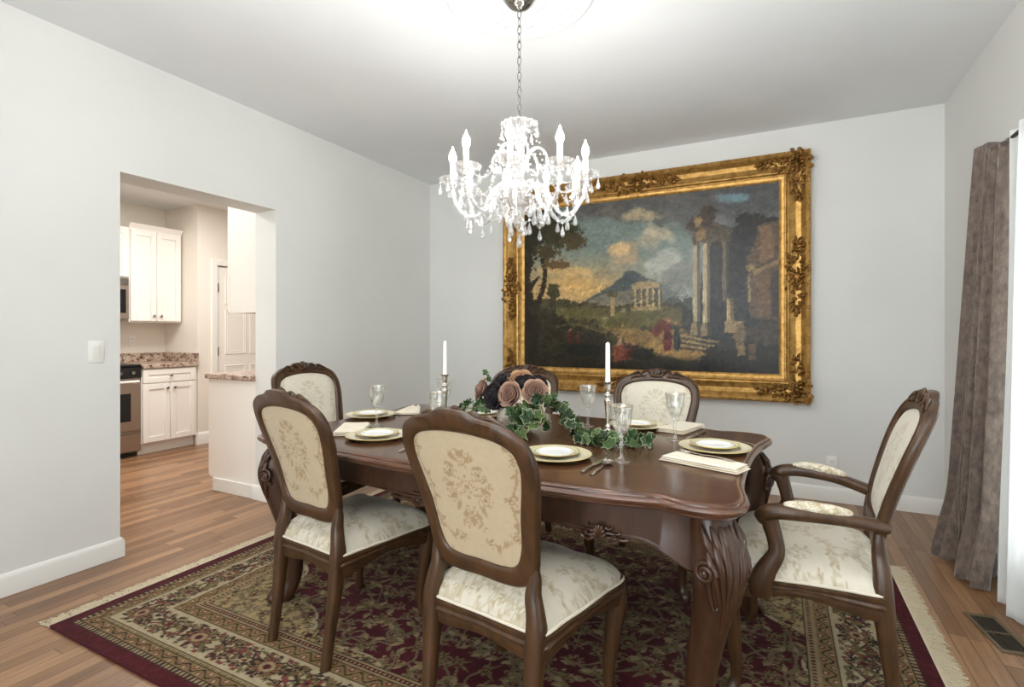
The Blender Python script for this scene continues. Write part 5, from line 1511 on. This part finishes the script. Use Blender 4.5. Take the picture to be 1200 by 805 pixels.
# plaster ceiling medallion
e = MB(); nr, na = 60, 360
r = np.linspace(0.0, .345, nr)[:, None]; a = np.linspace(0, 2 * PI, na, endpoint=False)[None, :]
h_ = .012 * np.exp(-((r - .325) / .010) ** 2) + .010 * np.exp(-((r - .275) / .008) ** 2) + .014 * np.exp(-((r - .12) / .012) ** 2) + .006
h_ = h_ + .010 * np.exp(-((r - .30) / .012) ** 2) * (.5 + .5 * np.cos(36 * a)) + .016 * np.exp(-((r - .20) / .045) ** 2) * np.abs(np.cos(8 * a + 3 * np.sin(r * 30))) + .006 * np.exp(-((r - .235) / .02) ** 2) * np.cos(24 * a)
h_ = np.where(r > .343, 0.0, np.maximum(h_, .002))
G = np.stack([HX + r * np.cos(a), HY + r * np.sin(a), CZ - h_], -1)
tag(e.grid(G, cv=True).build('ceiling_medallion', M['plaster'], angle=180), 'round white plaster ceiling medallion with leaf relief above chandelier', 'medallion')

cd = empty('chandelier', (HX, HY, CZ - .016), 0, 'crystal chandelier with nine lit candle arms hanging over the table', 'chandelier')
Z0 = CZ - .016
def zz(z): return z - Z0
MB().lathe(spl([(0, 0), (.070, 0), (.072, -.006), (.066, -.018), (.045, -.040), (.022, -.052), (.010, -.058), (0, -.060)], 40), 32).build('canopy', M['chrome'], cd, angle=60)
cm = MB(); z = -.058; k = 0
while Z0 + z > 2.165:
    pts = []
    for q_ in range(20):
        a = q_ / 20 * 2 * PI
        x = .0085 * math.cos(a); y = .021 * math.sin(a)
        pts.append((x, 0, z - .018 + y) if k % 2 == 0 else (0, x, z - .018 + y))
    cm.tube(np.array(pts), .0026, 6, closed=True); z -= .035; k += 1
cm.build('chain', M['chrome'], cd)
col = spl([(0, 2.17), (.010, 2.165), (.022, 2.15), (.013, 2.135), (.030, 2.11), (.034, 2.09), (.016, 2.065), (.014, 2.04), (.030, 2.015), (.036, 1.985), (.022, 1.955), (.016, 1.93), (.028, 1.905), (.048, 1.885), (.052, 1.865), (.035, 1.845), (.028, 1.82), (.030, 1.79), (.014, 1.765), (.020, 1.735), (.028, 1.715), (.018, 1.695), (0, 1.685)], 140)
col[:, 1] -= Z0
MB().lathe(col, 32, flute=lambda a, z_: 1 + .06 * np.cos(10 * a)).build('stem_column', M['crystal'], cd, angle=60)
def dish(R_, h, n=16, depth=.05):
    pr = spl([(.012, 0), (R_ * .45, -h * .1), (R_ * .8, h * .4), (R_, h), (R_ * .97, h * 1.02), (R_ * .75, h * .5), (R_ * .4, h * .02), (.012, .004)], 36)
    return lambda mb, M_=None: mb.lathe(pr, n * 5, flute=lambda a, z_: 1 + depth * np.cos(n * a) * np.clip(z_ / h, 0, 1), M=M_)
mb = MB(); dish(.082, .030)(mb, Matrix.Translation((0, 0, zz(2.130)))); mb.build('crown_dish', M['crystal'], cd, angle=60)
mb = MB(); dish(.105, .045, 18)(mb, Matrix.Translation((0, 0, zz(1.765)))); mb.build('receiver_bowl', M['crystal'], cd, angle=60)
def drop_mesh():
    mb = MB()
    mb.lathe([(0, .012), (.0045, .009), (.0058, .004), (.0045, -.001), (0, -.004)], 7)
    mb.lathe([(0, -.005), (.002, -.010), (.0065, -.026), (.0105, -.040), (.0115, -.048), (.0085, -.057), (0, -.062)], 8)
    return mb
proto_drop = drop_mesh().build('crystal_drop', M['crystal'], None, angle=1)
first_drop = [True]
def drop(parent, p, s=1.0):
    if first_drop[0]: o = proto_drop; first_drop[0] = False
    else: o = proto_drop.copy(); COL.objects.link(o)
    o.parent = parent; o.location = p; o.scale = (s, s, s); o.rotation_euler = (0, 0, rng.random() * 6)
NA = 9
cam_a = math.atan2(-HY, -HX)         # direction of the viewer
ARM_R = .300
arms = []
for k in range(NA):
    a = cam_a + math.radians(-7 + 40 * k)
    if k == 0:
        ar = empty('arm'); ar.parent = cd; ar.rotation_euler = (0, 0, a)
        P = [(.045, 0, zz(1.865)), (.085, 0, zz(1.885)), (.125, 0, zz(1.855)), (.155, 0, zz(1.790)), (.195, 0, zz(1.745)), (.245, 0, zz(1.750)), (.282, 0, zz(1.795)), (.298, 0, zz(1.850)), (ARM_R, 0, zz(1.885))]
        pth = spl(P, 60)
        tw = np.linspace(0, 1, 60)
        am = MB().tube(pth, .0095 + .0014 * np.sin(tw * 60), 10)
        am.ball((ARM_R, 0, zz(1.875)), (.016, .016, .010), 10, 6)
        pm = am.build('arm_rod', M['crystal'], ar, angle=70)
        mb = MB(); dish(.060, .024, 14)(mb, Matrix.Translation((ARM_R, 0, zz(1.886)))); mb.build('bobeche', M['crystal'], ar, angle=60)
        mb = MB().lathe([(0, 1.888 - Z0), (.0125, 1.888 - Z0), (.0115, 1.975 - Z0), (0, 1.975 - Z0)], 16, c=(ARM_R, 0, 0)); mb.build('candle_sleeve', M['sleeve'], ar, angle=50)
        bl = spl([(0, 0), (.0075, .0), (.0085, .006), (.0150, .022), (.0165, .034), (.012, .052), (.005, .068), (.0012, .080), (0, .084)], 30)
        bl[:, 1] += 1.975 - Z0
        MB().lathe(bl, 16, c=(ARM_R, 0, 0)).build('bulb', M['bulb'], ar, angle=180)
        # bead swag from the crown to the arm tip
        bm_ = MB()
        for q_ in range(24):
            f = q_ / 23; x = .075 + (ARM_R - .075) * f
            zb_ = 2.128 + (1.905 - 2.128) * f - .10 * math.sin(f * PI) - .05 * math.sin(f * PI) * (1 - f)
            bm_.ball((x, 0.0, zz(zb_)), .0055, 7, 4)
        bm_.build('bead_swag', M['crystal'], ar, angle=1)
        for q_ in range(5):
            b = q_ * 2 * PI / 5
            drop(ar, (ARM_R + .055 * math.cos(b), .055 * math.sin(b), zz(1.893)), .92)
        drop(ar, (.22, 0, zz(1.730)), 1.0)
        arms.append(ar)
    else:
        c = dup(arms[0], cd); c.rotation_euler = (0, 0, a); arms.append(c)
# swags between neighbouring arms, upper scrolls and loose drops
sw = MB()
for k in range(NA):
    a0 = cam_a + math.radians(-7 + 40 * k); a1 = a0 + math.radians(40)
    p0 = Vector((.27 * math.cos(a0), .27 * math.sin(a0), zz(1.86))); p1 = Vector((.27 * math.cos(a1), .27 * math.sin(a1), zz(1.86)))
    for q_ in range(18):
        f = q_ / 17; p = p0.lerp(p1, f); p.z -= .085 * math.sin(f * PI)
        sw.ball(tuple(p), .0052, 7, 4)
    p = p0.lerp(p1, .5); drop(cd, (p.x, p.y, p.z - .085 - .012), .95)
sw.build('bead_garland', M['crystal'], cd, angle=1)
us = MB()
for k in range(6):
    a = cam_a + k * PI / 3 + .3
    c, s = math.cos(a), math.sin(a)
    pth = [(q_[0] * c, q_[0] * s, zz(q_[1])) for q_ in spl([(.022, 1.985), (.05, 2.035), (.085, 2.05), (.118, 2.025), (.128, 1.98), (.108, 1.955), (.095, 1.975)], 26)]
    us.tube(pth, np.linspace(.0085, .005, 26), 8)
    drop(cd, (.082 * c, .082 * s, zz(2.150)), .85); drop(cd, (.125 * c, .125 * s, zz(1.955)), .8)
us.build('upper_scroll', M['crystal'], cd, angle=60)
for k in range(10):
    a = k * 2 * PI / 10
    drop(cd, (.100 * math.cos(a), .100 * math.sin(a), zz(1.790)), 1.15)
drop(cd, (0, 0, zz(1.680)), 1.25)
for k in range(5):
    a = k * 2 * PI / 5 + .4
    drop(cd, (.045 * math.cos(a), .045 * math.sin(a), zz(1.725)), 1.05)

# ------------------------------------------------------------------ curtains
def drape(name, label, top, bot, z0, z1, folds, amp0, amp1, m, seed, thick=.004, nz=60, nn=220, header=0.0, sway=None):
    """top/bot = ((x, y), (x, y)) end points of the cloth at its upper and lower edge"""
    r2 = random.Random(seed)
    U, V = np.meshgrid(np.linspace(0, 1, nn), np.linspace(0, 1, nz), indexing='ij')
    Vb = V ** 1.0
    a = np.array(top[0]); b = np.array(top[1]); c = np.array(bot[0]); d = np.array(bot[1])
    X_ = (a[0] + (b[0] - a[0]) * U) * (1 - Vb) + (c[0] + (d[0] - c[0]) * U) * Vb
    Y_ = (a[1] + (b[1] - a[1]) * U) * (1 - Vb) + (c[1] + (d[1] - c[1]) * U) * Vb
    ph = U * folds * 2 * PI + .8 * np.sin(U * 7 + seed) + .25 * np.sin(V * 5 + U * 9)
    amp = amp0 + (amp1 - amp0) * V
    X_ = X_ + amp * (np.sin(ph) + .35 * np.sin(2.3 * ph + 1 + V))
    Y_ = Y_ + amp * .5 * np.cos(ph * 1.0 + .6)
    Z_ = z1 + (z0 - z1) * V
    if header:
        Z_ = Z_ + (1 - sstep(0, .04, V)) * (.014 * np.sin(U * 23) - header * U)
    if sway is not None: X_, Y_, Z_ = sway(U, V, X_, Y_, Z_)
    G = np.stack([X_, Y_, Z_], -1)
    o = MB().grid(G).build(name, m, None, angle=180)
    md_ = o.modifiers.new('thickness', 'SOLIDIFY'); md_.thickness = thick; md_.offset = 0
    tag(o, label, 'curtain')
    return o
def flare(U, V, X_, Y_, Z_):
    f = sstep(.80, 1.0, V)
    return X_ - f * .05 * np.sin(U * 9), Y_, np.maximum(Z_, .006 + .010 * np.abs(np.sin(U * 31)))
drape('velvet_curtain', 'taupe crushed velvet curtain panel pooling on the oak floor', ((.93, 3.46), (.93, 3.10)), ((.845, 3.62), (.885, 3.17)), .008, 2.165, 4.6, .026, .046, M['velvet'], 2, .005, header=.075, sway=flare)
drape('sheer_curtain', 'white sheer curtain glowing in front of the window', ((.945, 3.09), (.945, .45)), ((.905, 3.06), (.90, .45)), .01, 2.13, 17, .014, .026, M['sheer'], 4, .0012, nn=620)
e = empty('curtain_rod', (.945, 3.0, 2.10), 0, 'dark bronze curtain rod with round knob beside the velvet curtain', 'curtain rod')
MB().tube([(0, .44, 0), (0, -2.6, 0)], .009, 12).build('rod', M['rod'], e)
MB().lathe(spl([(0, 0), (.014, 0), (.016, .01), (.012, .02), (.024, .034), (.026, .046), (.016, .060), (0, .064)], 30), 20, M=Matrix.Translation((.030, -.135, .045)) @ frame_to((-1, 0, 0))).build('knob', M['rod'], e)
bk = MB().tube([(0, .40, 0), (.055, .40, 0)], .006, 8); bk.tube([(0, -.12, .01), (.03, -.135, .045)], .006, 8); bk.tube([(0, -.12, 0), (.055, -.12, 0)], .006, 8)
bk.build('bracket', M['rod'], e)

# ------------------------------------------------------------------ light
W = bpy.data.worlds.new('world'); bpy.context.scene.world = W; W.use_nodes = True
bg = W.node_tree.nodes['Background']; bg.inputs[0].default_value = (.80, .90, 1.0, 1); bg.inputs[1].default_value = 1.5
def area(name, loc, rotv, sx_, sy_, power, col):
    l = bpy.data.lights.new(name, 'AREA'); l.shape = 'RECTANGLE'; l.size = sx_; l.size_y = sy_; l.energy = power; l.color = col
    o = bpy.data.objects.new(name, l); COL.objects.link(o); o.location = loc; o.rotation_euler = rotv; return o
area('daylight_side', (RX + .30, (WY0 + WY1) / 2, (WZ0 + WZ1) / 2), (0, PI / 2, 0), WZ1 - WZ0, WY1 - WY0, 125, (.93, .97, 1.0))
area('added_rear_fill', ((VX0 + VX1) / 2 + .35, FY - .35, (VZ0 + VZ1) / 2), (PI / 2, 0, 0), 2.4, VZ1 - VZ0, 62, (.96, .98, 1.0))  # added fill behind the camera, shining in through the added window
area('kitchen_lamp', (-4.55, 2.4, KC - .02), (0, 0, 0), 1.0, 2.0, 48, (1.0, .975, .94))
area('added_ceiling_fill', (-.35, .2, 1.75), (PI, 0, 0), 1.2, 1.1, 54, (.97, .985, 1.0))  # unseen upward fill, added to brighten the ceiling

# put every thing's origin at its own base
bpy.context.view_layer.update()
for o in list(COL.objects):
    if o.type == 'EMPTY' and o.parent is None and o.location.length < 1e-6 and o.rotation_euler.x == 0 and o.children:
        pts = [c.matrix_world @ Vector(b) for c in o.children_recursive if c.type == 'MESH' for b in c.bound_box]
        lo = [min(p[k] for p in pts) for k in range(3)]; hi = [max(p[k] for p in pts) for k in range(3)]
        base = Vector(((lo[0] + hi[0]) / 2, (lo[1] + hi[1]) / 2, lo[2]))
        o.location = base
        for c in o.children: c.location = c.location - base

sc = bpy.context.scene
sc.view_settings.view_transform = 'Standard'; sc.view_settings.look = 'None'
sc.view_settings.exposure = 0.50; sc.view_settings.gamma = 1.0; sc.view_settings.use_curve_mapping = False
sc.cycles.transparent_max_bounces = 32; sc.cycles.max_bounces = 12; sc.cycles.diffuse_bounces = 6
sc.cycles.use_denoising = True
sc.cycles.sample_clamp_indirect = 8.0
